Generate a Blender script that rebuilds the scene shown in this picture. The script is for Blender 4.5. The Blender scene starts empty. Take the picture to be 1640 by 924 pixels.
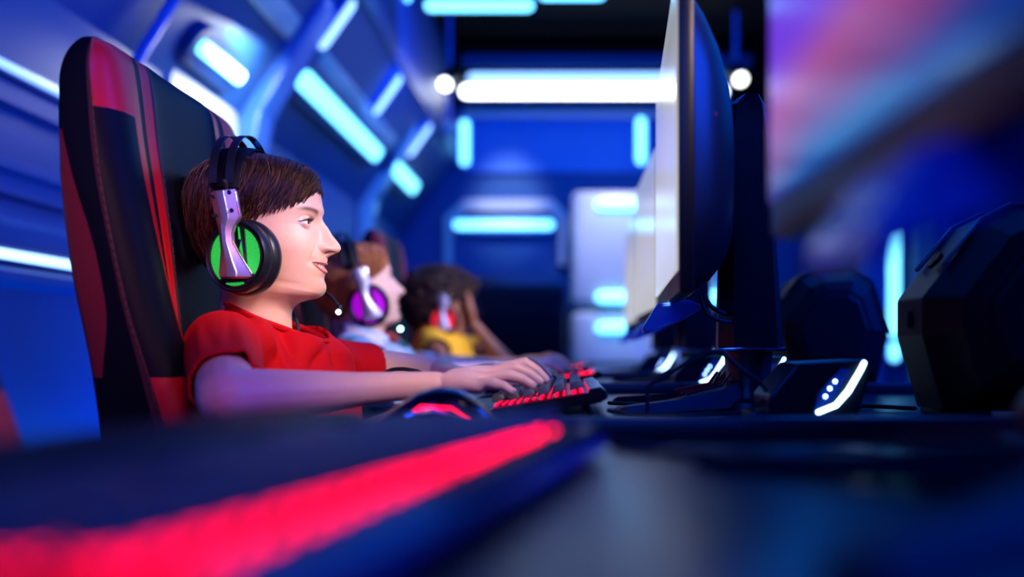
import bpy, bmesh, math, random
import numpy as np
from mathutils import Vector, Matrix, Euler
from mathutils.bvhtree import BVHTree
random.seed(7); np.random.seed(7)
S = bpy.context.scene
COL = S.collection
PI = math.pi
R = math.radians
CZ = 0.833                                   # camera height
def at(px, py, Y):                           # a point of the photo at depth Y
    return Vector(((px-910)*Y/1640, Y, CZ+(560-py)*Y/1640))

# ------------------------------------------------------------------ materials
def mat(name, col, rough=.5, metal=0, emit=None, es=0, coat=0, bump=0, bscale=200, sss=0, alpha=1, trans=0, var=0, spec=None):
    m = bpy.data.materials.new(name); m.use_nodes = True
    nt = m.node_tree; b = nt.nodes['Principled BSDF']
    c = (*col, 1)
    b.inputs['Base Color'].default_value = c
    b.inputs['Roughness'].default_value = rough
    b.inputs['Metallic'].default_value = metal
    if spec is not None: b.inputs['Specular IOR Level'].default_value = spec
    if emit:
        b.inputs['Emission Color'].default_value = (*emit, 1); b.inputs['Emission Strength'].default_value = es
    b.inputs['Coat Weight'].default_value = coat
    b.inputs['Coat Roughness'].default_value = .12
    b.inputs['Transmission Weight'].default_value = trans
    if sss:
        b.inputs['Subsurface Weight'].default_value = sss
        b.inputs['Subsurface Radius'].default_value = (.9, .35, .2); b.inputs['Subsurface Scale'].default_value = .008
    if bump or var:
        tc = nt.nodes.new('ShaderNodeTexCoord'); n = nt.nodes.new('ShaderNodeTexNoise')
        n.inputs['Scale'].default_value = bscale; n.inputs['Detail'].default_value = 3
        nt.links.new(tc.outputs['Object'], n.inputs['Vector'])
        if bump:
            bp = nt.nodes.new('ShaderNodeBump'); bp.inputs['Strength'].default_value = bump; bp.inputs['Distance'].default_value = .002
            nt.links.new(n.outputs['Fac'], bp.inputs['Height']); nt.links.new(bp.outputs['Normal'], b.inputs['Normal'])
        if var:
            mx = nt.nodes.new('ShaderNodeMix'); mx.data_type = 'RGBA'
            mx.inputs[6].default_value = tuple(x*(1-var) for x in col)+(1,); mx.inputs[7].default_value = tuple(min(1, x*(1+var)) for x in col)+(1,)
            nt.links.new(n.outputs['Fac'], mx.inputs[0]); nt.links.new(mx.outputs[2], b.inputs['Base Color'])
    return m
def skin_mat(name, col, lip, brow):
    m = mat(name, col, .42, sss=.25, bump=.06, bscale=900)
    nt = m.node_tree; b = nt.nodes['Principled BSDF']
    prev = None
    tc = nt.nodes.new('ShaderNodeTexCoord'); n = nt.nodes.new('ShaderNodeTexNoise'); n.inputs['Scale'].default_value = 40
    nt.links.new(tc.outputs['Object'], n.inputs['Vector'])
    mx = nt.nodes.new('ShaderNodeMix'); mx.data_type = 'RGBA'
    mx.inputs[6].default_value = (col[0]*.95, col[1]*.88, col[2]*.86, 1); mx.inputs[7].default_value = (*[min(1, c*1.05) for c in col], 1)
    nt.links.new(n.outputs['Fac'], mx.inputs[0]); prev = mx.outputs[2]
    for att, c in (('lip', lip), ('brow', brow)):
        a = nt.nodes.new('ShaderNodeAttribute'); a.attribute_name = att
        mx = nt.nodes.new('ShaderNodeMix'); mx.data_type = 'RGBA'
        nt.links.new(a.outputs['Fac'], mx.inputs[0]); nt.links.new(prev, mx.inputs[6]); mx.inputs[7].default_value = (*c, 1)
        prev = mx.outputs[2]
    nt.links.new(prev, b.inputs['Base Color'])
    return m
def eye_mat():
    m = mat('eyeball', (.8, .78, .78), .08, coat=.6)
    nt = m.node_tree; b = nt.nodes['Principled BSDF']
    tc = nt.nodes.new('ShaderNodeTexCoord'); sx = nt.nodes.new('ShaderNodeSeparateXYZ'); nt.links.new(tc.outputs['Object'], sx.inputs[0])
    cb = nt.nodes.new('ShaderNodeCombineXYZ'); nt.links.new(sx.outputs[1], cb.inputs[1]); nt.links.new(sx.outputs[2], cb.inputs[2])
    ln = nt.nodes.new('ShaderNodeVectorMath'); ln.operation = 'LENGTH'; nt.links.new(cb.outputs[0], ln.inputs[0])
    ml = nt.nodes.new('ShaderNodeMath'); ml.operation = 'MULTIPLY'; ml.inputs[1].default_value = 100; nt.links.new(ln.outputs['Value'], ml.inputs[0])
    rp = nt.nodes.new('ShaderNodeValToRGB'); e = rp.color_ramp.elements
    e[0].position = 0; e[0].color = (.005, .004, .004, 1); e[1].position = .28; e[1].color = (.005, .004, .004, 1)
    for p, c in ((.32, (.06, .025, .012, 1)), (.56, (.05, .02, .012, 1)), (.64, (.75, .73, .73, 1))):
        x = e.new(p); x.color = c
    nt.links.new(ml.outputs[0], rp.inputs[0]); nt.links.new(rp.outputs[0], b.inputs['Base Color'])
    return m
def screen_mat(name, stops, strength, nscale=3.0):
    """a lit display: bands of colour up the panel, waved by noise"""
    m = mat(name, (.01, .01, .012), .16, spec=.4)
    nt = m.node_tree; b = nt.nodes['Principled BSDF']
    tc = nt.nodes.new('ShaderNodeTexCoord'); sx = nt.nodes.new('ShaderNodeSeparateXYZ'); nt.links.new(tc.outputs['Object'], sx.inputs[0])
    n = nt.nodes.new('ShaderNodeTexNoise'); n.inputs['Scale'].default_value = nscale; n.inputs['Detail'].default_value = 2
    nt.links.new(tc.outputs['Object'], n.inputs['Vector'])
    m1 = nt.nodes.new('ShaderNodeMath'); m1.operation = 'MULTIPLY_ADD'; m1.inputs[1].default_value = .08; nt.links.new(n.outputs['Fac'], m1.inputs[0])
    nt.links.new(sx.outputs[2], m1.inputs[2])
    m2 = nt.nodes.new('ShaderNodeMapRange'); m2.inputs[1].default_value = .13; m2.inputs[2].default_value = .6; nt.links.new(m1.outputs[0], m2.inputs[0])
    rp = nt.nodes.new('ShaderNodeValToRGB'); e = rp.color_ramp.elements
    e[0].position = stops[0][0]; e[0].color = (*stops[0][1], 1); e[1].position = stops[1][0]; e[1].color = (*stops[1][1], 1)
    for p, c in stops[2:]:
        x = e.new(p); x.color = (*c, 1)
    nt.links.new(m2.outputs[0], rp.inputs[0]); nt.links.new(rp.outputs[0], b.inputs['Emission Color'])
    b.inputs['Emission Strength'].default_value = strength
    return m
def mesh_mat(name, col, es):
    """speaker cloth with a fine dotted weave"""
    m = mat(name, tuple(c*.5 for c in col), .6, emit=col, es=es)
    nt = m.node_tree; b = nt.nodes['Principled BSDF']
    tc = nt.nodes.new('ShaderNodeTexCoord'); v = nt.nodes.new('ShaderNodeTexVoronoi'); v.inputs['Scale'].default_value = 460; v.inputs['Randomness'].default_value = .25
    nt.links.new(tc.outputs['Object'], v.inputs['Vector'])
    rp = nt.nodes.new('ShaderNodeMapRange'); rp.inputs[1].default_value = .15; rp.inputs[2].default_value = .75
    rp.inputs[3].default_value = es*1.25; rp.inputs[4].default_value = es*.35
    nt.links.new(v.outputs['Distance'], rp.inputs[0]); nt.links.new(rp.outputs[0], b.inputs['Emission Strength'])
    return m
M = {}
M['leather'] = mat('black_leather', (.003, .0038, .010), .5, bump=.12, bscale=350, spec=.10)
M['leather_red'] = mat('red_leather', (.55, .004, .010), .42, bump=.2, bscale=350, spec=.3)
M['shell_red'] = mat('maroon_backing', (.16, .004, .010), .5, bump=.2, bscale=300)
M['thread'] = mat('stitch_thread', (.06, .005, .01), .6)
M['plastic'] = mat('black_plastic', (.008, .009, .013), .35, bump=.08, bscale=600)
M['gloss'] = mat('gloss_black', (.006, .007, .012), .14, coat=.5)
M['satin'] = mat('satin_black', (.008, .010, .018), .34, bump=.05, bscale=500, spec=.35)
M['metal'] = mat('brushed_silver', (.50, .50, .56), .38, metal=.9, bump=.03, bscale=800)
M['metal_bright'] = mat('polished_edge', (.85, .85, .9), .18, metal=.9)
M['dark_metal'] = mat('gunmetal', (.05, .05, .06), .35, metal=.8)
M['rubber'] = mat('rubber', (.01, .01, .012), .7)
M['key'] = mat('keycap_grey', (.075, .08, .085), .45, bump=.1, bscale=900)
M['red_led'] = mat('red_backlight', (.3, .0, .01), .4, emit=(1, .001, .03), es=5)
M['red_plate'] = mat('red_lit_plate', (.12, .0, .006), .35, emit=(1, .004, .02), es=.10)
M['acrylic'] = mat('clear_blue_acrylic', (.03, .13, .8), .25, trans=.45, spec=.4)
M['white_led'] = mat('white_blue_led', (.7, .85, 1), .3, emit=(.45, .75, 1), es=7)
M['led_tip'] = mat('mic_led', (.7, .9, 1), .3, emit=(.35, .75, 1), es=14)
M['desk'] = mat('dark_blue_laminate', (.004, .009, .022), .34, bump=.05, bscale=60, spec=.16)
M['desk_edge'] = mat('desk_edge_band', (.008, .010, .020), .4)
M['case'] = mat('case_black', (.005, .006, .011), .5, spec=.2, bump=.05, bscale=500)
M['chrome'] = mat('chrome', (.6, .62, .68), .1, metal=1)
M['red_paint'] = mat('red_stand_paint', (.45, .01, .015), .35)
M['floor'] = mat('dark_floor', (.02, .03, .07), .35, bump=.1, bscale=30, var=.3)
M['ceiling'] = mat('black_ceiling', (.0012, .0012, .003), .8, bump=.1, bscale=20, spec=.1)
M['panel'] = mat('grey_blue_wall_paint', (.022, .095, .30), .42, var=.12, spec=.25, bscale=3)
M['panel_dark'] = mat('deep_blue_wall_paint', (.012, .05, .20), .35, var=.2, bscale=4)
M['panel_white'] = mat('white_gloss_panel', (.62, .63, .66), .3, coat=.2, var=.05, bscale=3)
M['rib'] = mat('blue_rib_paint', (.05, .20, .7), .32, var=.1, bscale=4)
M['tube'] = mat('cyan_tube', (.6, .9, 1), .3, emit=(.16, .70, 1.0), es=3.2)
M['tube_pale'] = mat('pale_blue_tube', (.6, .8, 1), .3, emit=(.30, .58, 1.0), es=2.2)
M['tube_white'] = mat('white_tube', (1, 1, 1), .3, emit=(.95, 1, .93), es=7)
M['line'] = mat('lit_edge_glow', (.6, .7, 1), .3, emit=(.22, .42, 1.0), es=1.7)  # glow standing in for light caught by a wall edge
M['line_white'] = mat('thin_white_wall_light', (.6, .7, 1), .3, emit=(.35, .65, 1.0), es=3)
M['eye'] = eye_mat()
M['tooth'] = mat('tooth', (.8, .76, .70), .2, coat=.3)
M['nail'] = mat('fingernail', (.80, .50, .47), .22, coat=.3)
M['lash'] = mat('eyelash', (.012, .008, .007), .6)
def hair_mat(name, dark, light, rough=.4):
    m = mat(name, dark, rough); nt = m.node_tree; b = nt.nodes['Principled BSDF']
    a = nt.nodes.new('ShaderNodeAttribute'); a.attribute_name = 'tone'
    mx = nt.nodes.new('ShaderNodeMix'); mx.data_type = 'RGBA'; mx.inputs[6].default_value = (*dark, 1); mx.inputs[7].default_value = (*light, 1)
    nt.links.new(a.outputs['Fac'], mx.inputs[0]); nt.links.new(mx.outputs[2], b.inputs['Base Color']); return m
M['hair_brown'] = hair_mat('brown_hair', (.007, .0032, .0022), (.14, .054, .021))
M['hair_ginger'] = hair_mat('ginger_hair', (.22, .07, .02), (.62, .26, .08))
M['hair_dark'] = hair_mat('dark_curly_hair', (.010, .005, .004), (.055, .022, .013), .6)
M['red_shirt'] = mat('red_cotton', (.62, .003, .010), .8, bump=.10, bscale=900, spec=.15)
M['yellow_shirt'] = mat('yellow_cotton', (.75, .42, .006), .75, bump=.3, bscale=600)
M['jeans'] = mat('dark_denim', (.02, .03, .07), .8, bump=.3, bscale=500)
M['skin_a'] = skin_mat('skin_fair', (.78, .50, .40), (.72, .28, .26), (.10, .045, .03))
M['skin_b'] = skin_mat('skin_pale', (.82, .56, .47), (.70, .28, .26), (.45, .22, .12))
M['skin_c'] = skin_mat('skin_brown', (.36, .155, .075), (.36, .12, .09), (.03, .015, .01))
M['mesh_green'] = mesh_mat('green_speaker_cloth', (.03, .80, .09), .62)
M['mesh_purple'] = mesh_mat('purple_speaker_cloth', (.42, .0, .62), 1.0)
M['mesh_red'] = mesh_mat('red_speaker_cloth', (.85, .012, .012), 1.0)
M['screen_pale'] = screen_mat('pale_game_screen', [(0, (.62, .62, .66)), (.3, (.70, .70, .74)), (.55, (.62, .58, .55)), (.8, (.40, .42, .48)), (1, (.45, .5, .6))], .75, 4)
M['screen_art'] = screen_mat('violet_pink_game_screen', [(0, (.0, .012, .13)), (.20, (.0, .025, .20)), (.255, (.20, .03, .13)), (.31, (.36, .06, .18)), (.39, (.17, .03, .60)), (.6, (.13, .02, .72)), (1, (.05, .03, .5))], 1.0, 2.6)
M['screen_off'] = mat('dark_screen', (.004, .006, .014), .12, coat=.4)
def hoodie_mat():
    m = mat('pastel_print_fabric', (.6, .7, .8), .8, bump=.3, bscale=500)
    nt = m.node_tree; b = nt.nodes['Principled BSDF']
    tc = nt.nodes.new('ShaderNodeTexCoord'); v = nt.nodes.new('ShaderNodeTexVoronoi'); v.inputs['Scale'].default_value = 26
    nt.links.new(tc.outputs['Object'], v.inputs['Vector'])
    sx = nt.nodes.new('ShaderNodeSeparateColor'); nt.links.new(v.outputs['Color'], sx.inputs[0])
    rp = nt.nodes.new('ShaderNodeValToRGB'); rp.color_ramp.interpolation = 'CONSTANT'; e = rp.color_ramp.elements
    e[0].position = 0; e[0].color = (.40, .58, .80, 1); e[1].position = .24; e[1].color = (.07, .42, .38, 1)
    for p, c in ((.44, (.70, .74, .82, 1)), (.56, (.82, .13, .11, 1)), (.78, (.30, .50, .70, 1))):
        x = e.new(p); x.color = c
    nt.links.new(sx.outputs[0], rp.inputs[0]); nt.links.new(rp.outputs[0], b.inputs['Base Color'])
    return m
M['hoodie'] = hoodie_mat()

# ------------------------------------------------------------------ mesh builder
class MB:
    def __init__(s): s.v = []; s.f = []; s.mi = []
    def add(s, vs, fs, mi=0):
        o = len(s.v); s.v += [tuple(p) for p in vs]
        s.f += [tuple(i+o for i in f) for f in fs]
        s.mi += (list(mi) if isinstance(mi, (list, tuple)) else [mi]*len(fs)); return s
    def rbox(s, c, d, bev=.004, rot=None, mi=0, seg=2, taper=None):
        bm = bmesh.new(); bmesh.ops.create_cube(bm, size=1)
        for v in bm.verts:
            k = taper if (taper and v.co.z > 0) else (1, 1)
            v.co = Vector((v.co.x*d[0]*k[0], v.co.y*d[1]*k[1], v.co.z*d[2]))
        if bev: bmesh.ops.bevel(bm, geom=bm.edges[:], offset=min(bev, min(d)*.45), segments=seg, profile=.5, affect='EDGES', clamp_overlap=True)
        m = Matrix.Translation(c) @ (rot.to_matrix().to_4x4() if rot is not None else Matrix())
        bm.verts.index_update(); s.add([m @ v.co for v in bm.verts], [[v.index for v in f.verts] for f in bm.faces], mi); bm.free(); return s
    def loft(s, rings, mi=0, cap=(True, True), closed=True):
        n = len(rings[0]); vs = [p for r in rings for p in r]; fs = []
        for i in range(len(rings)-1):
            for j in range(n if closed else n-1):
                k = (j+1) % n; fs.append((i*n+j, i*n+k, (i+1)*n+k, (i+1)*n+j))
        if closed and cap[0]: fs.append(tuple(range(n-1, -1, -1)))
        if closed and cap[1]: fs.append(tuple((len(rings)-1)*n+j for j in range(n)))
        return s.add(vs, fs, mi)
    def tube(s, pts, rad, n=10, mi=0, round_ends=True):
        pts = [Vector(p) for p in pts]
        if not hasattr(rad, '__len__'): rad = [rad]*len(pts)
        if round_ends:
            d0 = (pts[0]-pts[1]).normalized(); d1 = (pts[-1]-pts[-2]).normalized()
            a = [(pts[0]+d0*rad[0]*math.sin(t), rad[0]*max(math.cos(t), .03)) for t in (PI/2, PI/3, PI/6)]
            b = [(pts[-1]+d1*rad[-1]*math.sin(t), rad[-1]*max(math.cos(t), .03)) for t in (PI/6, PI/3, PI/2)]
            pts = [p for p, _ in a]+pts+[p for p, _ in b]; rad = [r for _, r in a]+list(rad)+[r for _, r in b]
        t0 = (pts[1]-pts[0]).normalized(); u = t0.orthogonal().normalized(); rings = []
        for i, p in enumerate(pts):
            t = (pts[min(i+1, len(pts)-1)]-pts[max(i-1, 0)]).normalized()
            u = (u-t*u.dot(t)).normalized(); w = t.cross(u)
            rings.append([p+(u*math.cos(2*PI*k/n)+w*math.sin(2*PI*k/n))*rad[i] for k in range(n)])
        return s.loft(rings, mi)
    def cyl(s, a, b, r0, r1=None, n=24, mi=0, bev=0):
        a = Vector(a); b = Vector(b); r1 = r0 if r1 is None else r1; d = (b-a).normalized(); L = (b-a).length
        st = [(0, r0), (L, r1)] if not bev else [(0, r0-bev), (bev*.3, r0-bev*.3), (bev, r0), (L-bev, r1), (L-bev*.3, r1-bev*.3), (L, r1-bev)]
        u = d.orthogonal().normalized(); w = d.cross(u)
        return s.loft([[a+d*h+(u*math.cos(2*PI*k/n)+w*math.sin(2*PI*k/n))*r for k in range(n)] for h, r in st], mi)
    def lathe(s, prof, origin, axis, n=40, mi=0, cap=(True, True)):
        o = Vector(origin); d = Vector(axis).normalized(); u = d.orthogonal().normalized(); w = d.cross(u)
        return s.loft([[o+d*h+(u*math.cos(2*PI*k/n)+w*math.sin(2*PI*k/n))*r for k in range(n)] for r, h in prof], mi, cap)
    def prism(s, poly, h0, h1, fn, mi=0, bev=0):
        """polygon of 2-D points extruded from h0 to h1; fn(u, v, h) gives the 3-D point"""
        n = len(poly); cx = sum(p[0] for p in poly)/n; cy = sum(p[1] for p in poly)/n
        def sh(k): return [(cx+(p[0]-cx)*k, cy+(p[1]-cy)*k) for p in poly]
        st = [(h0, 1), (h1, 1)]
        if bev: st = [(h0, 1-bev*.6), (h0+(h1-h0)*.15, 1), (h1-(h1-h0)*.35, 1), (h1, 1-bev)]
        return s.loft([[fn(u, v, h) for u, v in sh(k)] for h, k in st], mi)
    def sphere(s, c, r, n=16, mi=0):
        r = r if hasattr(r, '__len__') else (r, r, r); rings = []
        for i in range(n+1):
            t = PI*min(max(i/n, .002), .998)
            rings.append([(c[0]+r[0]*math.sin(t)*math.cos(2*PI*k/(2*n)), c[1]+r[1]*math.sin(t)*math.sin(2*PI*k/(2*n)), c[2]+r[2]*math.cos(t)) for k in range(2*n)])
        return s.loft(rings, mi)
    def build(s, name, mats, parent=None, smooth=True, recalc=True, angle=35):
        me = bpy.data.meshes.new(name); me.from_pydata(s.v, [], s.f)
        for m in (mats if isinstance(mats, (list, tuple)) else [mats]): me.materials.append(m)
        me.polygons.foreach_set('material_index', s.mi)
        if recalc:
            bm = bmesh.new(); bm.from_mesh(me); bmesh.ops.recalc_face_normals(bm, faces=bm.faces[:]); bm.to_mesh(me); bm.free()
        if smooth:
            me.polygons.foreach_set('use_smooth', [True]*len(me.polygons))
            me.set_sharp_from_angle(angle=R(angle))
        me.update()
        o = bpy.data.objects.new(name, me); COL.objects.link(o)
        if parent: o.parent = parent
        return o
def tag(o, label=None, cat=None, group=None, kind=None):
    if label: o['label'] = label
    if cat: o['category'] = cat
    if group: o['group'] = group
    if kind: o['kind'] = kind
    return o
def thing(name, loc=(0, 0, 0), rz=0, label=None, cat=None, group=None):
    o = bpy.data.objects.new(name, None); COL.objects.link(o); o.empty_display_size = .1
    o.location = loc; o.rotation_euler = (0, 0, rz)
    return tag(o, label, cat, group)
def kids(o): return [c for c in bpy.data.objects if c.parent == o]
def dup(o, loc, rz=0, label=None, swap=None):
    def cp(a, par):
        c = a.copy(); COL.objects.link(c); c.parent = par
        for k in tree.get(a.name, []): cp(k, c)
        if swap and c.type == 'MESH':
            for old, new in swap:
                if c.data.materials and any(m == old for m in c.data.materials):
                    c.data = c.data.copy()
                    for i, m in enumerate(c.data.materials):
                        if m == old: c.data.materials[i] = new
        return c
    tree = {}
    for a in bpy.data.objects:
        if a.parent: tree.setdefault(a.parent.name, []).append(a)
    r = cp(o, None); r.location = loc; r.rotation_euler = (0, 0, rz)
    if label: r['label'] = label
    return r
def structure(o): o['kind'] = 'structure'; return o
def lerp(a, b, t): return a+(b-a)*t
def interp(x, xs, ys): return float(np.interp(x, xs, ys))

# ------------------------------------------------------------------ room
YB = 8.3; XL = -1.35; XR = 4.2
def SL(x): return 1.75+(x+1.35)*1.42          # height of the sloped upper wall
structure(MB().rbox((1.4, 3.4, -.05), (6.2, 10.2, .1), 0).build('floor', M['floor'], smooth=False))
structure(MB().rbox((1.4, 3.4, 3.35), (6.2, 10.2, .1), 0).build('ceiling', M['ceiling'], smooth=False))
w = MB()                                        # left wall: upright below, leaning inward above, one profile run along the room
prof = [(XL, 0), (XL, .98), (XL+.03, 1.0), (XL+.03, 1.02), (XL, 1.04), (XL, 1.13), (XL+.02, 1.145), (XL+.02, 1.16), (XL-.02, 1.17), (XL-.02, 1.20), (XL, 1.21),
        (XL, 1.255), (XL+.025, 1.265), (XL+.025, 1.285), (XL, 1.295), (XL, 1.36), (XL-.025, 1.37), (XL-.025, 1.42), (XL, 1.43), (XL, 1.5), (XL, SL(XL)),
        (-1.12, SL(-1.12)), (-1.10, SL(-1.12)+.01), (-.92, SL(-.92)), (-.90, SL(-.92)), (-.90, SL(-.92)+.12), (-1.0, 3.3), (XL-.15, 3.3), (XL-.15, 0)]
w.loft([[(x, y, z) for x, z in prof] for y in (-1.6, YB)], 0)
structure(w.build('wall_left', M['panel'], smooth=False))
structure(MB().rbox((1.4, YB+.06, 1.65), (6.2, .12, 3.3), 0).build('wall_back', M['panel'], smooth=False))
structure(MB().rbox((XR+.06, 3.4, 1.65), (.12, 10.2, 3.3), 0).build('wall_right', M['panel_dark'], smooth=False))
structure(MB().rbox((1.4, -1.65, 1.65), (6.2, .1, 3.3), 0).build('wall_front', M['panel_dark'], smooth=False))
def rib(y, wd, name, m, x0=-.98):
    b = MB(); k = .075
    p = [(XL, 0), (XL+k*1.1, 0), (XL+k*1.1, SL(XL)-.12), (XL+k*1.5, SL(XL)+.04), (x0, SL(x0)-.045), (x0+.01, SL(x0)), (x0-.05, SL(x0)-.02), (XL, SL(XL))]
    for yy, e in ((y-wd/2, 1),):
        b.loft([[(x, y-wd/2, z) for x, z in p], [(x+.0, y+wd/2, z) for x, z in p]])
    o = b.build(name, m, smooth=False)
    bv = o.modifiers.new('b', 'BEVEL'); bv.width = .015; bv.segments = 2
    return structure(o)
rib(1.75, .2, 'trim_1', M['rib']); rib(4.22, .2, 'trim_2', M['rib']); rib(6.62, .16, 'trim_3', M['panel_white'])
# upright pipe and the white face panel beside the first slanted light tube
structure(MB().tube([(XL+.04, 3.1, .1), (XL+.04, 3.1, 1.7), (-1.05, 3.1, 2.13)], .02).build('trim_4', M['rib']))
def wall_plate(name, y0, y1, z0, z1, m, x=XL+.012, r=.08):
    b = MB(); pts = []
    for cy, cz, a0 in ((y1-r, z1-r, 0), (y0+r, z1-r, 90), (y0+r, z0+r, 180), (y1-r, z0+r, 270)):
        for k in range(6): t = R(a0+k*18); pts.append((cy+r*math.cos(t), cz+r*math.sin(t)))
    b.prism(pts, 0, 1, lambda u, v, h: (x-.02+.03*h, u, v), bev=.01)
    return structure(b.build(name, m))
wall_plate('trim_5', 3.42, 4.12, 1.30, 1.80, M['panel_white'])
wall_plate('trim_6', 4.36, 6.4, 1.25, 1.76, M['panel'])
wall_plate('trim_7', 6.75, 8.15, 1.2, 1.76, M['panel'])

def slope_frame(y, x):                         # a frame lying on the sloped wall: along the room, up the slope, outwards
    up = Vector((1, 0, 1.42)).normalized(); nrm = Vector((1.42, 0, -1)).normalized()
    return Vector((x, y, SL(x))), Vector((0, 1, 0)), up, nrm
def lamp_bar(name, c, a, b_, n, la, lb, label, group=None, m='tube', house=True, hm=None, pad=.05, cat='wall light'):
    """a rounded light tube in a raised housing; c centre, a long axis, b_ short axis, n outward"""
    t = thing(name, tuple(c), 0, label, cat, group); a = Vector(a); b_ = Vector(b_); n = Vector(n)
    def outline(ha, hb):
        pts = []
        for s, a0 in ((1, -90), (-1, 90)):
            for k in range(9): th = R(a0+k*22.5); pts.append((s*(ha-hb)+hb*math.cos(th), hb*math.sin(th)))
        return pts
    if house:
        MB().prism(outline(la/2+pad, lb/2+pad), 0, .035, lambda u, v, h: a*u+b_*v+n*h, bev=.05).build('housing', M[hm or 'panel_dark'], t)
    MB().prism(outline(la/2, lb/2), .03, .055, lambda u, v, h: a*u+b_*v+n*h, bev=.12).build('diffuser', M[m], t)
    return t
GL = 'slanted light tubes on the left wall'
for px0, px1, x, lb, lab in ((305, 374, -1.263, .055, 'short slanted cyan light tube above the white panel, over the red chair'),
                        (470, 598, -1.165, .088, 'longest thick cyan light tube on the sloping left wall'),
                        (622, 659, -1.151, .092, 'short thick cyan tube past the last rib of the left wall')):
    y0 = x*1640/(px0-910); y1 = x*1640/(px1-910)
    c, a, u, n = slope_frame((y0+y1)/2, x); lamp_bar('wall_light', c, a, u, n, y1-y0, lb, lab, GL)
for i, (px, lab) in enumerate(((412, 'cyan crossbar light on the upper slope, nearest of its row, cut by the picture top'), (528, 'second crossbar light on the upper slope of the left wall'), (611, 'third crossbar light on the upper slope, beside the long tube'), (664, 'fourth crossbar light on the upper slope, close to the back wall'))):
    x = -1.01; y = x*1640/(px-910)
    c, a, u, n = slope_frame(y, x); lamp_bar('crossbar_light', c, u, a, n, .25, .036, lab, 'crossbar lights along the upper slope', m='tube_pale', pad=.02, hm='rib')
for z, m, lab, hh in ((1.507, 'line', 'thin pale lit edge made to glow, upper line along the left wall', .022), (1.06, 'line_white', 'thin bright light line low along the left wall behind the red chair', .022)):  # the upper one is a lit wall edge, its light put in as glow
    t = thing('light_strip', (XL, 2.2, z), 0, lab, 'wall light')
    MB().rbox((.006, 0, 0), (.02, 5.4 if z < 1.3 else 1.72, hh+.02), .004).build('channel', M['panel_dark'], t)
    MB().rbox((.018, 0, 0), (.012, 5.36 if z < 1.3 else 1.7, hh), .004).build('diffuser', M[m], t)

# back wall: panels, lamps, cabinets
k = YB/1640
def bx(px): return (px-910)*k
def bz(py): return CZ+(560-py)*k
def back_plate(name, px0, px1, py0, py1, m, d=.06, r=.08, y=YB):
    b = MB(); x0, x1, z0, z1 = bx(px0), bx(px1), bz(py1), bz(py0); pts = []; r = min(r, (z1-z0)*.49, (x1-x0)*.49)
    for cx, cz, a0 in ((x1-r, z1-r, 0), (x0+r, z1-r, 90), (x0+r, z0+r, 180), (x1-r, z0+r, 270)):
        for q in range(7): t = R(a0+q*15); pts.append((cx+r*math.cos(t), cz+r*math.sin(t)))
    b.prism(pts, 0, 1, lambda u, v, h: (u, y-d*h, v), bev=.02)
    return b.build(name, m)
structure(back_plate('trim_8', 733, 1048, 181, 278, M['rib'], .05, .1))
structure(back_plate('trim_9', 740, 1215, 181, 192, M['panel_white'], .10, .02))
structure(back_plate('trim_10', 1054, 1215, 181, 278, M['rib'], .05, .1))
structure(back_plate('trim_11', 640, 1640, 60, 172, M['ceiling'], .03, .02))
structure(back_plate('trim_12', 740, 1200, 100, 118, M['panel_dark'], .22, .02))
def back_bar(px0, px1, py0, py1, lab, m='tube', group=None, y=YB-.06, name='wall_light', hm='rib', pad=.03):
    kk = y/1640; c = Vector(((((px0+px1)/2-910)*kk), y, CZ+(560-(py0+py1)/2)*kk)); la = abs(px1-px0)*kk; lb = abs(py1-py0)*kk
    a, b_ = Vector((1, 0, 0)), Vector((0, 0, 1))
    if lb > la: a, b_, la, lb = b_, a, lb, la
    return lamp_bar(name, c, a, b_, (0, -1, 0), la, lb, lab, group, m=m, hm=hm, pad=pad)
back_bar(739, 1163, 139, 158, 'long white light tube across the top of the back wall', 'tube_white', None, YB-.12, 'wall_lamp', 'panel_dark', .03)
back_bar(750, 1152, 120, 134, 'dimmer pale tube just above the long white tube on the back wall', 'tube_pale', None, YB-.22, 'wall_lamp', 'panel_white', .01)
back_bar(738, 752, 194, 266, 'upright cyan tube at one end of the blue back wall panel, under the spotlight pole')
back_bar(1019, 1033, 190, 264, 'upright cyan tube on the blue back wall panel, next to the monitors')
back_bar(728, 887, 354, 368, 'horizontal cyan tube under the white arch of the back wall', 'tube')
# white arch frame over the dark display
b = MB(); pts = [(714, 425), (714, 350), (745, 322), (885, 322), (908, 345), (908, 425), (896, 425), (896, 358), (880, 340), (748, 340), (726, 360), (726, 425)]
b.prism([(bx(x), bz(y)) for x, y in pts], 0, .1, lambda u, v, h: (u, YB-h, v))
structure(b.build('trim_13', M['panel_white'], smooth=False))
b = MB(); up_ = Vector((1, 0, 1.42)).normalized(); nr_ = Vector((1.42, 0, -1)).normalized()
for y0_, y1_, nm in ((4.45, 6.3, 'trim_19'), (3.3, 4.05, 'trim_20')):
    c_ = Vector((-1.098, (y0_+y1_)/2, SL(-1.098)))+nr_*.012
    structure(MB().rbox(c_, (.10, y1_-y0_, .03), .012, rot=Matrix((up_, Vector((0, 1, 0)), -nr_)).transposed().to_euler(), seg=3).build(nm, M['panel_white']))
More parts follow.
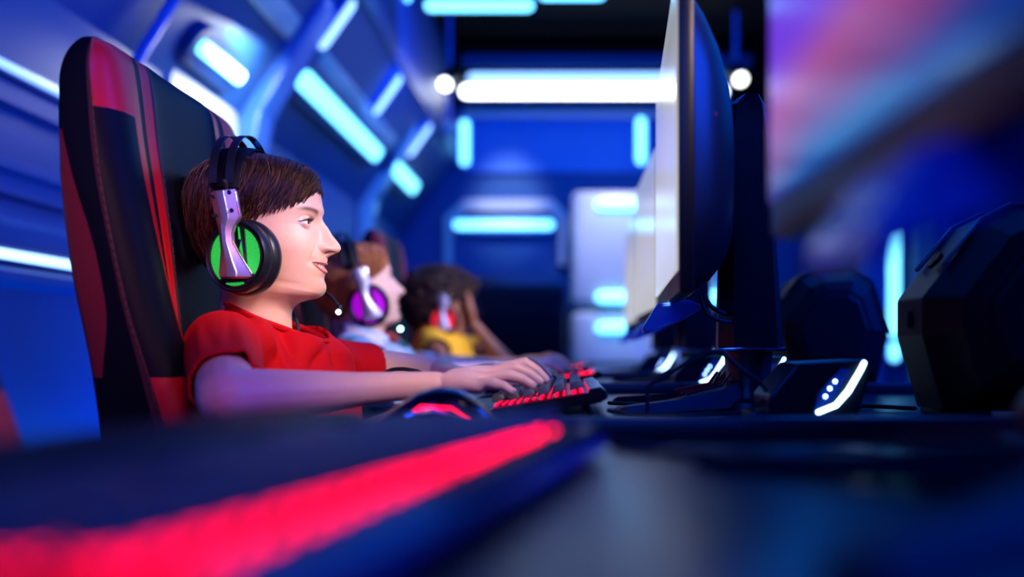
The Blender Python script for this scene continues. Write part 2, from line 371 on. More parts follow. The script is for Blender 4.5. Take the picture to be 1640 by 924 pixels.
# two white cabinets one on the other, with light bars
for n_, (py0, py1, bars, lab) in enumerate(((320, 496, ((332, 352), (471, 491)), 'tall white gloss cabinet on the back wall with two cyan light bars'), (502, 612, ((517, 536),), 'low white gloss cabinet at the back with one cyan light bar'))):
    t = thing('cabinet', (bx(1040), YB-.49, 0), 0, lab, 'cabinet')
    x0, x1 = bx(915)-bx(1040), bx(1165)-bx(1040); z0, z1 = max(bz(py1), .3 if n_ else 0), bz(py0)
    if n_: z0 = 0
    MB().rbox(((x0+x1)/2, .225, (z0+z1)/2), (x1-x0, .45, z1-z0), .06, seg=4).build('body', M['panel_white'], t)
    for xa, xb in ((x0+.03, (x0+x1)/2-.006), ((x0+x1)/2+.006, x1-.03)):
        d = MB().rbox(((xa+xb)/2, -.008, (z0+z1)/2), (xb-xa, .02, z1-z0-.1), .008).build('door', M['panel_white'], t)
        MB().rbox(((xb if xa == x0+.03 else xa)+(-.05 if xa == x0+.03 else .05), -.026, (z0+z1)/2), (.015, .02, .12), .005).build('handle', M['metal'], d)
    for q0, q1 in bars:
        for pa, pb in ((952, 1022), (1100, 1180)):
            c = ((bx((pa+pb)/2)-bx(1040)), -.03, bz((q0+q1)/2)); h = (bz(q0)-bz(q1))
            MB().tube([(c[0]-(bx(pb)-bx(pa))/2+h*.4, c[1], c[2]), (c[0]+(bx(pb)-bx(pa))/2-h*.4, c[1], c[2])], h*.42, 12).build('light_bar', M['tube'], t)
# right stretch of the back wall: upright tube and columns
back_bar(1421, 1438, 300, 540, 'tall upright cyan tube on the back wall beside the white column', 'tube')
back_bar(1422, 1438, 548, 578, 'short cyan tube below the tall upright tube', 'tube')
structure(back_plate('trim_14', 1456, 1486, 280, 720, M['panel_white'], .12, .02))
structure(back_plate('trim_15', 1490, 1515, 280, 720, M['rib'], .09, .02))
structure(back_plate('trim_16', 1372, 1412, 260, 720, M['rib'], .06, .02))
structure(back_plate('trim_17', 1518, 1545, 280, 720, M['panel_dark'], .06, .02))
structure(back_plate('trim_18', 1270, 1366, 260, 720, M['panel_dark'], .05, .02))
back_bar(1592, 1700, 345, 357, 'pale horizontal tube at the far end of the back wall behind the computer case', 'tube_pale')
# ceiling fixtures
def pendant(px0, px1, py, Y, lab):
    p0, p1 = at(px0, py, Y), at(px1, py, Y); t = thing('ceiling_light', tuple((p0+p1)/2), 0, lab, 'ceiling light', 'hanging cyan bar lights')
    h = (p1-p0).length/2
    MB().rbox((0, 0, .045), (2*h+.06, .09, .05), .01).build('housing', M['dark_metal'], t)
    MB().tube([(-h, 0, 0), (h, 0, 0)], .03, 14).build('tube', M['tube'], t)
    for s in (-1, 1): MB().cyl((s*h*.8, 0, .06), (s*h*.8, 0, 3.3-p0.z), .006).build('hanger_rod', M['dark_metal'], t)
pendant(690, 845, 9, 5.2, 'cyan bar light hanging from the black ceiling, cut by the picture top')
pendant(612, 650, -5, 6.0, 'hanging cyan bar light beside the slope, only its lower edge in the picture')
pendant(872, 960, -9, 5.6, 'hanging cyan bar light above the picture top, next to the monitor')
for px, py, tilt, lab in ((713, 135, -.35, 'white spotlight on a pole, at one end of the long white tube'), (1186, 127, .35, 'white spotlight beside the monitors, at the other end of the long tube')):
    Y = 7.4; p = at(px, py, Y); t = thing('spotlight', tuple(p), 0, lab, 'spotlight', 'white spotlights under the black ceiling')
    d = Vector((tilt*.6, -.8, -.6)).normalized()
    MB().cyl(Vector((0, 0, 0))-d*.16, (0, 0, 0), .05, .065, bev=.008).build('barrel', M['dark_metal'], t)
    MB().cyl(d*-.005, d*.012, .046, .040).build('lens', M['tube_white'], t)
    MB().tube([-d*.1, -d*.1+Vector((0, .0, .12))], .012).build('yoke', M['dark_metal'], t)
    MB().cyl(-d*.1+Vector((0, 0, .1)), (-d.x*.1, -d.y*.1, 3.3-p.z), .016).build('pole', M['rib'], t)
t = thing('ceiling_pole', (bx(718)*.93, 7.5, 0), 0, 'thin pole with a small pale ball, below the spotlight by the back wall', 'pole')
p = at(718, 205, 7.5); t.location = (p.x, p.y, p.z)
MB().cyl((0, 0, .05), (0, 0, .25), .018).build('rod', M['rib'], t); MB().sphere((0, 0, 0), .06).build('ball', M['panel_white'], t)

# ------------------------------------------------------------------ desks
def make_desk(y0, y1, label, x0=-.25, top=.75):
    t = thing('gaming_desk', (0, 0, 0), 0, label, 'desk', 'row of dark gaming desks')
    x1 = .78; t.location = ((x0+x1)/2, (y0+y1)/2, 0)
    hx, hy = (x1-x0)/2, (y1-y0)/2
    MB().rbox((0, 0, top-.015), (2*hx, 2*hy, .03), .006).build('desktop', M['desk'], t)
    MB().rbox((.03, -hy+.008, top+.007), (2*hx-.12, .016, .026), .005).build('edge_rail', M['desk_edge'], t)
    for s in (-1, 1):
        lb = MB(); lb.rbox((0, s*(hy-.08), (top-.03)/2), (.07, .05, top-.03), .006); lb.rbox((0, s*(hy-.08), .02), (.7, .06, .04), .008)
        lb.build('leg', M['dark_metal'], t)
    MB().rbox((hx-.05, 0, .5), (.02, 2*hy-.2, .3), .004).build('modesty_panel', M['desk_edge'], t)
    return t
make_desk(-.12, .735, 'dark gaming desk in front, with the glowing red keyboard on it', -.33, .765)
make_desk(.955, 1.915, 'dark gaming desk where the boy in the red shirt plays')
make_desk(1.955, 2.915, 'dark gaming desk of the ginger-haired boy')
make_desk(2.955, 3.915, 'dark gaming desk of the girl in the yellow shirt')

# ------------------------------------------------------------------ gaming chair (local: origin on the floor under the seat, forward +x)
def make_chair(label):
    X0 = -.40
    t = thing('gaming_chair', (X0, 1.5, 0), 0, label, 'chair', 'red and black gaming chairs')
    zs = [.50, .54, .60, .66, .73, .80, .864, .91, .957, 1.0, 1.04, 1.073, 1.10, 1.13, 1.15, 1.17, 1.19, 1.205, 1.215, 1.222]
    zc = [.5, .7, .86, .97, 1.065, 1.1, 1.2, 1.23]; xc = [-.505, -.512, -.527, -.538, -.550, -.556, -.566, -.572]
    zb = [.5, .73, .80, .864, .97, 1.065, 1.15, 1.208, 1.23]; xb = [-.40, -.442, -.468, -.493, -.520, -.541, -.553, -.561, -.572]
    zm = [.78, .80, .87, .95, 1.0, 1.08, 1.10]; fm = [.90, .86, .50, .48, .58, .80, .90]
    zr = [.5, .71, .81, .918, 1.034, 1.18, 1.222]; xr = [-.56, -.577, -.588, -.613, -.627, -.623, -.60]
    def sect(z):
        c, bo, r = interp(z, zc, xc)-X0, interp(z, zb, xb)-X0, interp(z, zr, xr)-X0
        kw = interp(z, [.5, .8, 1.19, 1.205, 1.215, 1.222], [.97, 1, 1, .985, .96, .91])
        kd = interp(z, [1.18, 1.205, 1.215, 1.222], [1, .92, .7, .35])
        L = lerp
        f = interp(z, zm, fm)
        h = [(0, c, 0), (.06, c, 0), (.114, c+.002, 0), (.119, c+.006, 4), (.123, c+.004, 1), (.144, L(c, bo, .30), 1), (.147, L(c, bo, .31), 1), (.149, L(c, bo, .25), 0), (.164, L(c, bo, .36), 0),
             (.167, L(c, bo, .48), 1), (.190, L(c, bo, .84), 1), (.194, L(c, bo, .88), 2), (.222, bo, 2), (.244, bo-.006, 2), (.257, bo-.02, 2), (.2625, L(bo, r, .34), 4), (.2615, L(bo, r, .37), 0),
             (.262, L(bo, r, (.37+f)/2), 0), (.2615, L(bo, r, f), 3), (.258, L(bo, r, max(f+.02, .92)), 3), (.242, r+.004, 0), (.2, r-.004, 0), (.1, r-.012, 0), (0, r-.014, 0)]
        m = (bo+r)/2
        return [(y*kw, m+(x-m)*kd, k_) for y, x, k_ in h]
    rings, mats = [], []
    for z in zs:
        h = sect(z); ring = [(x, -y, z) for y, x, _ in h]+[(x, y, z) for y, x, _ in reversed(h[1:-1])]
        rings.append(ring); mats.append([q for _, _, q in h])
    n = len(rings[0]); nh = len(mats[0]); b = MB(); mi = []; fs = []
    vs = [p for r in rings for p in r]
    for i in range(len(rings)-1):
        z = (zs[i]+zs[i+1])/2
        for j in range(n):
            q = j if j < nh-1 else n-1-j
            code = mats[i][q]
            if code == 2: code = 1 if z > 1.135 or z < .825 else 0
            if code == 3: code = 2 if .79 < z < 1.09 else 0
            if code == 4: code = 3
            if z < .60 and code == 1 and q in (9, 10): code = 1
            fs.append((i*n+j, i*n+(j+1) % n, (i+1)*n+(j+1) % n, (i+1)*n+j)); mi.append(code)
    fs.append(tuple((len(rings)-1)*n+j for j in range(n))); mi.append(0)
    fs.append(tuple(range(n-1, -1, -1))); mi.append(0)
    b.add(vs, fs, mi); o = b.build('backrest', [M['leather'], M['leather_red'], M['shell_red'], M['thread']], t, angle=50)
    sd = o.modifiers.new('s', 'SUBSURF'); sd.levels = 1; sd.render_levels = 2
    # stitching along the bolster seams
    for s in (-1, 1):
        for q in (2, 15):
            zz = .62; st = MB()
            while zz < 1.16:
                h = sect(zz); h2 = sect(zz+.007); o_ = .0022 if q == 15 else 0
                st.tube([(h[q][1]+.0012, s*(h[q][0]+o_), zz), (h2[q][1]+.0012, s*(h2[q][0]+o_), zz+.007)], .0009, 5)
                zz += .0115
            tag(st.build('stitching', M['thread'], t), kind='stuff')
    seat = MB()
    def ring(z, kx, ky): return [(x*kx+.02, y*ky, z) for x, y in [( .27*math.copysign(abs(math.cos(a))**.5, math.cos(a)), .25*math.copysign(abs(math.sin(a))**.5, math.sin(a))) for a in [2*PI*i/32 for i in range(32)]]]
    seat.loft([ring(.36, .9, .9), ring(.37, .98, .98), ring(.41, 1, 1), ring(.44, .97, .97), ring(.455, .85, .85)])
    seat.build('seat', M['leather'], t)
    for s in (-1, 1):
        MB().tube([(-.2, s*.225, .45), (.0, s*.235, .46), (.2, s*.235, .45), (.27, s*.2, .43)], [.035, .04, .04, .03], 12).build('seat_bolster', M['leather_red'], t)
        a = MB(); a.rbox((.055, s*.39, .717), (.16, .085, .028), .012, seg=3)
        ar = a.build('armrest', M['rubber'], t)
        MB().rbox((.03, s*.385, .58), (.06, .035, .28), .008).build('armrest_post', M['plastic'], ar)
        MB().rbox((0, s*.33, .44), (.07, .16, .025), .006).build('armrest_bracket', M['plastic'], ar)
        MB().rbox((-.17, s*.235, .47), (.1, .02, .16), .01).build('hinge_cover', M['plastic'], t)
    MB().cyl((0, 0, .1), (0, 0, .36), .028).build('gas_lift', M['dark_metal'], t)
    for i in range(5):
        a = R(72*i+18); d = Vector((math.cos(a), math.sin(a), 0))
        l = MB(); l.tube([d*.02+Vector((0, 0, .12)), d*.3+Vector((0, 0, .085))], [.03, .018]); lg = l.build('base_arm', M['plastic'], t)
        c = MB(); pp = d*.3
        for q in (-1, 1):
            side = Vector((-d.y, d.x, 0))*.016*q
            c.cyl(pp+side-Vector((-d.y, d.x, 0))*.008+Vector((0, 0, .03)), pp+side+Vector((-d.y, d.x, 0))*.008+Vector((0, 0, .03)), .03, bev=.004)
        c.cyl(pp+Vector((0, 0, .03)), pp+Vector((0, 0, .085)), .008); c.build('caster', M['rubber'], lg)
    return t
chair1 = make_chair('red and black gaming chair holding the boy in the red shirt')
dup(chair1, (-.49, 2.47, 0), 0, 'red and black gaming chair holding the ginger-haired boy')
dup(chair1, (-.44, 3.5, 0), 0, 'red and black gaming chair behind the girl in yellow')
BB = M['leather']; 
dup(chair1, (-.400, .62, 0), 0, 'empty gaming chair at the near desk, only a red edge in the picture')

# ------------------------------------------------------------------ people
s15 = 1.5/1640
PRO = [  # front x,y / back x,y (photo pixels of the profile), half width
 (405, 262, 404, 262, .004), (428, 262.6, 382, 263, .03), (452, 266, 360, 267, .047), (484, 276, 332, 279, .064), (502, 290, 315, 296, .072), (511, 307, 308, 313, .0755), (514.5, 325, 305, 330, .0765), (516.5, 338, 306, 345, .076),
 (514.5, 350, 308, 358, .0745), (513, 364, 311, 370, .0725), (513.5, 379, 315, 381, .0695), (516.5, 394, 320, 391, .066), (522, 407, 325, 399, .063), (523.5, 417, 329, 405, .061), (520, 426, 333, 411, .059),
 (520.5, 436, 337, 417, .057), (517.5, 446, 341, 424, .0545), (521, 456, 345, 431, .052), (521.5, 463, 348, 437, .050), (517.5, 471, 351, 445, .0495), (508, 477, 353, 454, .0485), (493, 480, 354, 465, .0465),
 (477, 485, 354, 477, .0445), (468, 494, 353, 489, .0435), (465.5, 506, 351, 503, .044), (466, 522, 347, 522, .046), (468, 545, 340, 548, .055)]
PROA = np.array([((a-410)*s15, (362-b_)*s15, (c-410)*s15, (362-d)*s15, w_) for a, b_, c, d, w_ in PRO])
def cr(A, t):                                   # Catmull-Rom through the profile rows
    n = len(A); i = np.clip(np.floor(t).astype(int), 0, n-2); f = (t-i)[:, None]
    p0, p1, p2, p3 = A[np.clip(i-1, 0, n-1)], A[i], A[i+1], A[np.clip(i+2, 0, n-1)]
    return .5*((2*p1)+(-p0+p2)*f+(2*p0-5*p1+4*p2-p3)*f**2+(-p0+3*p1-3*p2+p3)*f**3)
NOSE_Y = np.array([346, 352, 358, 364, 370, 376, 381, 385, 390, 394, 398, 402, 405, 408, 410.5, 413])
NOSE_D = np.array([0, 2.0, 6.5, 11.5, 15, 18.0, 21.5, 24.3, 27.0, 28.2, 27.5, 24, 19, 11.5, 4.5, 0])*s15
NOSE_W = np.array([8.5, 7.5, 6.6, 6.2, 6.2, 6.4, 6.8, 7.4, 8.2, 8.8, 9, 8.8, 8.2, 7.5, 7, 7])*.001
def gz(v, c, w): return np.exp(-((v-c)/w)**2)
def head_grid(rows, cols, detail=True):
    t = np.linspace(0, len(PRO)-1, rows); K = cr(PROA, t)
    u = np.linspace(-1, 1, cols, endpoint=False); ph = PI*(u*.42+.58*u**3)          # denser in front
    c_, s_ = np.cos(ph), np.sin(ph)
    fx, fz, bx_, bz_, w = [K[:, i][:, None] for i in range(5)]
    fyi = 362-fz/s15                               # lips and chin stay near the midline, the cheeks follow a calmer profile
    calm = np.interp(fyi, [350, 364, 379, 394, 407, 417, 426, 436, 446, 456, 463, 471], [514.5, 513.0, 513.7, 515.5, 518, 519, 519.2, 519, 518.7, 519, 518.8, 517.5])
    calm = (calm-410)*s15; on = ((fyi > 350) & (fyi < 471) & (fz*0+t[:, None] < 20)); fdet = np.where(on, fx-calm, 0); fx = np.where(on, calm, fx)
    w = np.maximum(w, .001)
    kf = (1+c_)/2                                 # 1 in front, 0 behind
    kk = kf+.0*c_
    egg = 1-.10*c_*np.clip((.02+fz-bz_*0)/.05, -.4, 1)
    x = bx_+(fx-bx_)*kk;  z = bz_+(fz-bz_)*kk; y = w*s_*egg
    base = np.stack([x, y, z], -1)
    x = x+fdet*gz(y, 0, .019)*(c_ > 0)
    lip = np.zeros_like(x); brow = np.zeros_like(x)
    front = np.clip((c_-.1)/.3, 0, 1)+0*x
    yi = 362-z/s15
    # cheeks, temples, brow ridge, sockets
    x = x+front*(.0030*gz(abs(y), .036, .016)*gz(z, -.028, .017))
    y = y+np.sign(y)*front*.0025*gz(z, -.030, .022)*gz(abs(y), .05, .02)
    x = x-front*.0062*gz(abs(y), .026, .0125)*gz(z, .003, .0090)
    x = x+front*.0012*gz(abs(y), .024, .016)*gz(z, .022, .005)
    x = x-front*.0035*gz(abs(y), .0155, .006)*gz(z, .004, .009)
    # mouth: smile line, lips
    zm = -.0612+7.5*y*y; yw = np.clip(1-(y/.0285)**2, 0, None)
    hu, hl = .0040*yw**.7, .0036*yw**.7
    up = z-zm-hu; lo = zm-hl-z
    thu, thl = .0040*np.sqrt(yw)*(1-.25*gz(y, 0, .004)), .0054*np.sqrt(yw)
    m = (yw > 0)
    lu = m*(up >= 0)*np.clip((thu-up)/.0012+.5, 0, 1); ll = m*(lo >= 0)*np.clip((thl-lo)/.0012+.5, 0, 1)
    lip = front*np.maximum(lu, ll)
    x = x+front*(.0022*np.clip(lu, 0, 1)*np.sin(np.clip(up/np.maximum(thu, 1e-4), 0, 1)*PI)+.0026*ll*np.sin(np.clip(lo/np.maximum(thl, 1e-4), 0, 1)*PI))
    if detail:
        ins = front*m*np.clip(np.minimum(-up, -lo)/.0009, 0, 1)
        x = x-.012*ins; lip = np.maximum(lip, ins)
    x = x-front*.003*gz(abs(y), .030, .0045)*gz(z, -.0545, .006)      # dimple at the corner of the smile
    x = x-front*.0022*gz(abs(y), .026+(-.035-z)*.35, .004)*gz(z, -.040, .012)
    # nose
    nd = np.interp(yi, NOSE_Y, NOSE_D); nw = np.interp(yi, NOSE_Y, NOSE_W)
    x = x+front*nd*np.exp(-(abs(y)/nw)**2.3)
    al = gz(abs(y), .0125, .0052)*gz(yi, 398.5, 6.5)
    x = x+front*.0085*al; y = y+np.sign(y)*front*.0030*al
    x = x-front*.0016*gz(np.hypot((abs(y)-.0125), (yi-398)*.0009), .0082, .0016)*gz(yi, 396, 9)*(abs(y) > .0125)
    x = x-front*.004*gz(abs(y), .0068, .0032)*gz(yi, 407.0, 2.4)
    z = z+front*.0045*gz(abs(y), .0066, .0032)*gz(yi, 406.5, 2.2)
    # eyes: lids wrapped round the ball
    if detail:
        EX, EY, EZ, ER = .0738, .0315, .001, .0122
        yy = abs(y)
        d2 = (yy-EY)**2+(z-EZ)**2
        ballx = EX+np.sqrt(np.clip(ER**2-d2, 0, None))
        q = np.clip(1-((yy-EY)/.0145)**2, 0, None)
        ztop = EZ+.0041*q**.8+.10*(yy-EY)*q; zbot = EZ-.0030*q+.06*(yy-EY)*q
        inside = front*(q > 0)*np.clip(np.minimum(ztop-z, z-zbot)/.0006, 0, 1)
        ldv = np.where(d2 < ER**2, ballx+.0013, -1)
        ex_ = np.clip((d2/ER**2-.72)/.28, 0, 1)
        ldv = ldv-ex_*.004; kq = .0035; df = np.abs(x-ldv)
        x = np.where((front > .3), np.maximum(x, ldv)+np.clip(kq-df, 0, None)**2/(4*kq), x)
        x = np.where(inside > .3, np.minimum(x, ballx-.003), x)
        crease = gz(z, EZ+.0098*np.clip(q, 0, 1)**.5+.0005, .0009)*(q > .1)*front
        x = x-.0012*crease
        bz0 = .0195+.09*(yy-.02)-9*(yy-.032)**2
        brow = front*np.clip((yy-.012)/.006, 0, 1)*np.clip((.050-yy)/.012, 0, 1)*np.exp(-((z-bz0)/.0030)**2)*.9
    P = np.stack([x, y, z], -1)
    return P, base, lip, brow, t
def grid_faces(rows, cols):
    i = np.arange(rows-1)[:, None]*cols; j = np.arange(cols)[None, :]; k_ = (j+1) % cols
    return np.stack([i+j, i+cols+j, i+cols+k_, i+k_], -1).reshape(-1, 4).tolist()
def bake_remesh(mb, voxel, smooth=6, fac=.5):
    me = bpy.data.meshes.new('tmp'); me.from_pydata(mb.v, [], mb.f); 
    bm = bmesh.new(); bm.from_mesh(me); bmesh.ops.recalc_face_normals(bm, faces=bm.faces[:]); bm.to_mesh(me); bm.free()
    o = bpy.data.objects.new('tmp', me); COL.objects.link(o)
    m = o.modifiers.new('r', 'REMESH'); m.mode = 'VOXEL'; m.voxel_size = voxel; m.adaptivity = 0
    if smooth:
        sm = o.modifiers.new('s', 'SMOOTH'); sm.iterations = smooth; sm.factor = fac
    dg = bpy.context.evaluated_depsgraph_get(); out = bpy.data.meshes.new_from_object(o.evaluated_get(dg))
    n = len(out.vertices); co = np.empty(n*3); out.vertices.foreach_get('co', co); nn = np.empty(n*3); out.vertices.foreach_get('normal', nn)
    fs = [tuple(p.vertices) for p in out.polygons]
    bpy.data.objects.remove(o); bpy.data.meshes.remove(me); bpy.data.meshes.remove(out)
    return co.reshape(-1, 3), nn.reshape(-1, 3), fs
def hand_tubes(b, wrist, mcp, pip, tip, thumb, k=1.0):
    """fingers in order little, ring, middle, index; each a chain of its own"""
    wrist = Vector(wrist)
    rr = [(.0078, .0068, .0056), (.0085, .0074, .0062), (.0088, .0077, .0064), (.0086, .0076, .0063)]
    for m_, p_, t_, r in zip(mcp, pip, tip, rr):
        m_, p_, t_ = Vector(m_), Vector(p_), Vector(t_)
        d_ = p_.lerp(t_, .55)+Vector((.0, 0, .0025))
        b.tube([wrist.lerp(m_, .3), wrist.lerp(m_, .65), m_-Vector((0, 0, .004))], [.0145*k, .0125*k, .0098*k], 12)
        b.tube([m_-Vector((0, 0, .003)), m_.lerp(p_, .5), p_, d_, t_], [.0094*k, r[0]*k*.96, r[0]*k, r[1]*k*.95, r[2]*k], 12)
    b.tube([wrist.lerp(Vector(mcp[0]), .4), Vector(mcp[0])+Vector((-.012, 0, -.004)), Vector(mcp[3])+Vector((-.014, 0, -.006))], [.014*k, .0105*k, .011*k], 12)
    th = [Vector(p) for p in thumb]
    b.tube([wrist.lerp(th[0], .4)]+th, [.014*k, .012*k, .0095*k, .0075*k], 12)
HANDR = dict(wrist=(-.1626, 1.266, .7905),
  mcp=[(-.1095, 1.254, .7925), (-.1045, 1.280, .799), (-.100, 1.300, .8045), (-.0955, 1.322, .807)],
  pip=[(-.0900, 1.246, .7915), (-.0735, 1.282, .8005), (-.0665, 1.304, .8095), (-.0560, 1.325, .8155)],
  tip=[(-.0690, 1.243, .7825), (-.0450, 1.283, .7885), (-.0365, 1.306, .7925), (-.0295, 1.326, .7945)],
  thumb=[(-.130, 1.325, .789), (-.102, 1.348, .789), (-.080, 1.356, .7865)])
def mirror_hand(h, y0, dx=0, dz=0):
    f = lambda p: (p[0]+dx, 2*y0-p[1], p[2]+dz)
    return {k_: (f(v) if k_ == 'wrist' else [f(p) for p in v]) for k_, v in h.items()}
def shift_hand(h, d): 
    f = lambda p: (p[0]+d[0], p[1]+d[1], p[2]+d[2])
    return {k_: (f(v) if k_ == 'wrist' else [f(p) for p in v]) for k_, v in h.items()}

def make_person(label, off, headM, skin, shirtmat, hair, hairmat, arms, hi=True, neckfix=None, sleeves=None, folds=(), hood=False):
    """off: shift of the torso from the first boy's place; headM: matrix of the head; arms: dict of elbow/wrist/hand points in the world"""
    off = Vector(off); W = lambda *p: Vector(p)+off
    # ---- body: head and neck, torso, arms and hands in one mesh
    rows, cols = (330, 340) if hi else (140, 150)
    P, base, lip, brow, t = head_grid(rows, cols, True)
    P4 = P.reshape(-1, 3)
    HM = np.array(headM)
    # the lowest rows of the neck stay on the torso
    wgt = np.clip((t-22)/3, 0, 1)[:, None].repeat(cols, 1).reshape(-1, 1)
    Pw = P4@HM[:3, :3].T+HM[:3, 3]
    P0 = P4+np.array([-.457, 1.5, 1.014])+np.array(off)
    V = Pw*(1-wgt)+P0*wgt
    b = MB()
    b.loft([[Vector((W(cx, cy, z).x+ax*math.cos(a)+ay*math.sin(a)*.2, W(cx, cy, z).y+ay*math.sin(a), z+off.z)) for a in [2*PI*i/32 for i in range(32)]] for z, cx, cy, ax, ay in
            ((.44, -.43, 1.48, .10, .13), (.50, -.44, 1.48, .112, .15), (.60, -.435, 1.485, .108, .145), (.70, -.43, 1.49, .10, .145), (.78, -.425, 1.495, .085, .13), (.83, -.428, 1.50, .058, .10), (.855, -.435, 1.505, .04, .05))])
    for side in ('r', 'l'):
        A = arms[side]; sh, el, wr = Vector(A['sh']), Vector(A['el']), Vector(A['hand']['wrist'])
        b.tube([W(-.435, 1.5, .812), sh], [.038, .036], 14)
        b.tube([sh, sh.lerp(el, .5), el], [.038, .037, .033], 16)
        b.tube([el, el.lerp(wr, .25), el.lerp(wr, .6), wr], [.0325, .0275, .0200, .0160], 16)
        hand_tubes(b, **A['hand'])
    co, nn, fs = bake_remesh(b, .0024 if hi else .004, 5, .5)
    nv = len(V); verts = np.vstack([V, co]); faces = grid_faces(rows, cols)+[tuple(i+nv for i in f) for f in fs]
    me = bpy.data.meshes.new('person'); org = np.array(W(-.43, 1.5, .0)); org[2] = 0
    me.from_pydata((verts-org).tolist(), [], faces); me.materials.append(skin)
    for nm, arr in (('lip', lip), ('brow', brow)):
        a = me.attributes.new(nm, 'FLOAT', 'POINT'); full = np.zeros(len(verts)); full[:nv] = arr.reshape(-1); a.data.foreach_set('value', full)
    bm = bmesh.new(); bm.from_mesh(me); bmesh.ops.recalc_face_normals(bm, faces=bm.faces[:]); bm.to_mesh(me); bm.free()
    me.polygons.foreach_set('use_smooth', [True]*len(me.polygons)); me.update()
    body = bpy.data.objects.new('person', me); COL.objects.link(body); body.location = Vector(org); tag(body, label, 'person')
    inv = Matrix.Translation(-Vector(org))
    def part(mb_, name, m, **kw):
        mb_.v = [tuple(Vector(p)-Vector(org)) for p in mb_.v]; return mb_.build(name, m, body, **kw)
    # ---- eyes, lashes, teeth
    for sd in (-1, 1):
        e = MB().sphere((0, 0, 0), .0122, 20).build('eye', M['eye'], body)
        e.matrix_local = inv @ headM @ Matrix.Translation((.0738, sd*.0315, .001)) @ Euler((0, R(2), R(2))).to_matrix().to_4x4()
        l = MB(); pts = []
        for i in range(15):
            yy = .0315+(-1+2*i/14)*.0138; q = max(0, 1-((yy-.0315)/.0145)**2); zt = .001+.0041*q**.8+.10*(yy-.0315)*q
            xx = .0738+math.sqrt(max(0, .0136**2-(yy-.0315)**2-(zt-.001)**2))
            pts.append(headM @ Vector((xx, sd*yy, zt)))
        l.tube(pts, [.0003+.0008*math.sin(PI*i/14) for i in range(15)], 6)
        for i in range(1, 14):
            p = pts[i]; yy = -1+2*i/14; d = headM.to_3x3() @ Vector((.006, sd*yy*.004, .0028)); l.tube([p, p+d*.6, p+d+Vector((0, 0, .001))], [.0004, .0003, .0001], 4, round_ends=False)
        part(l, 'eyelashes', M['lash'])
    th = MB()
    for row in (0,):
        for i in range(-3, 4):
            yy = i*.0060; xx = .0965-15.0*yy*yy; zc = -.0592+7.5*yy*yy
            th.rbox(headM @ Vector((xx, yy, zc)), (.004, .0056, .0070), .0015, rot=(headM.to_3x3() @ Euler((0, 0, -yy*14)).to_matrix()).to_euler())
    part(th, 'teeth', M['tooth'])
    if hi:
        for side in ('r', 'l'):
            Hd = arms[side]['hand']
            for p_, t_ in zip(Hd['pip'], Hd['tip']):
                p_, t_ = Vector(p_), Vector(t_); d = (t_-p_).normalized(); sd_ = d.cross(Vector((0, 0, 1))).normalized(); up = sd_.cross(d)
                nb = MB(); c0 = t_+up*.0052+d*.0005
                nb.loft([[c0+d*f+sd_*(w_*math.sin(q))+up*(-.0016*math.sin(q)**2+h-.0012*(f > .003)) for q in [PI*(-.5+i/8) for i in range(9)]] for f, w_, h in ((-.0045, .0030, -.0010), (-.0035, .0038, 0), (.001, .0040, .0002), (.0045, .0036, 0))], closed=False)
                part(nb, 'fingernail', M['nail'])
    # ---- shirt
    b = MB()
    for z, cx, cy, ax, ay in (): pass
    tor = ((.47, -.435, 1.48, .128, .168), (.60, -.435, 1.485, .124, .162), (.70, -.43, 1.49, .116, .16), (.78, -.425, 1.495, .104, .157), (.83, -.425, 1.50, .088, .138), (.862, -.432, 1.503, .068, .092), (.885, -.44, 1.503, .057, .064), (.91, -.442, 1.503, .05, .054))
    b.loft([[Vector((cx+off.x+ax*math.cos(a)+ay*math.sin(a)*.2, cy+off.y+ay*math.sin(a), z+off.z)) for a in [2*PI*i/40 for i in range(40)]] for z, cx, cy, ax, ay in tor])
    ends = []
    for side in ('r', 'l'):
        A = arms[side]; sh, el = Vector(A['sh']), Vector(A['el']); L = A.get('sleeve', .55); e = sh.lerp(el, L); d = (el-sh).normalized()
        rs = .052 if side == 'r' else .045
        b.tube([W(-.435, 1.5, .822), sh], [.052, rs], 18)
        b.cyl(sh-d*.02, e, rs, A.get('cuff', .054), 28); b.sphere(sh, rs, 12)
        ends.append((e, d, L < .9))
    if hood:
        b.tube([W(-.40, 1.42, .865), W(-.47, 1.43, .89), W(-.51, 1.5, .89), W(-.47, 1.57, .89), W(-.40, 1.58, .865)], [.02, .03, .034, .03, .02], 12)
    co, nn, fs = bake_remesh(b, .0042 if hi else .006, 8, .5)
    # folds, placed where the cloth shows them
    px = 910+1640*co[:, 0]/co[:, 1]; py = 560-1640*(co[:, 2]-CZ)/co[:, 1]
    if len(folds):
        disp = np.zeros(len(co)); facing = np.clip(-nn[:, 1]*1.6+.5, 0, 1)
        for (x0, y0, x1, y1, wd, amp) in folds:
            d = np.array([x1-x0, y1-y0], float); L2 = d@d; tt = np.clip(((px-x0)*d[0]+(py-y0)*d[1])/L2, 0, 1)
            dist = np.hypot(px-x0-tt*d[0], py-y0-tt*d[1]); disp += amp*np.exp(-(dist/wd)**2)*np.sin(PI*np.clip(.15+.7*tt, 0, 1))
        co = co+nn*(disp*facing)[:, None]*.001
    me = bpy.data.meshes.new('shirt'); me.from_pydata(co.tolist(), [], fs)
    bm = bmesh.new(); bm.from_mesh(me)
    nk = np.array(W(-.385, 1.5, .858))
    def neck_h(p): return p[2]-(nk[2]+(nk[0]-p[0])*.40)
    kill = []
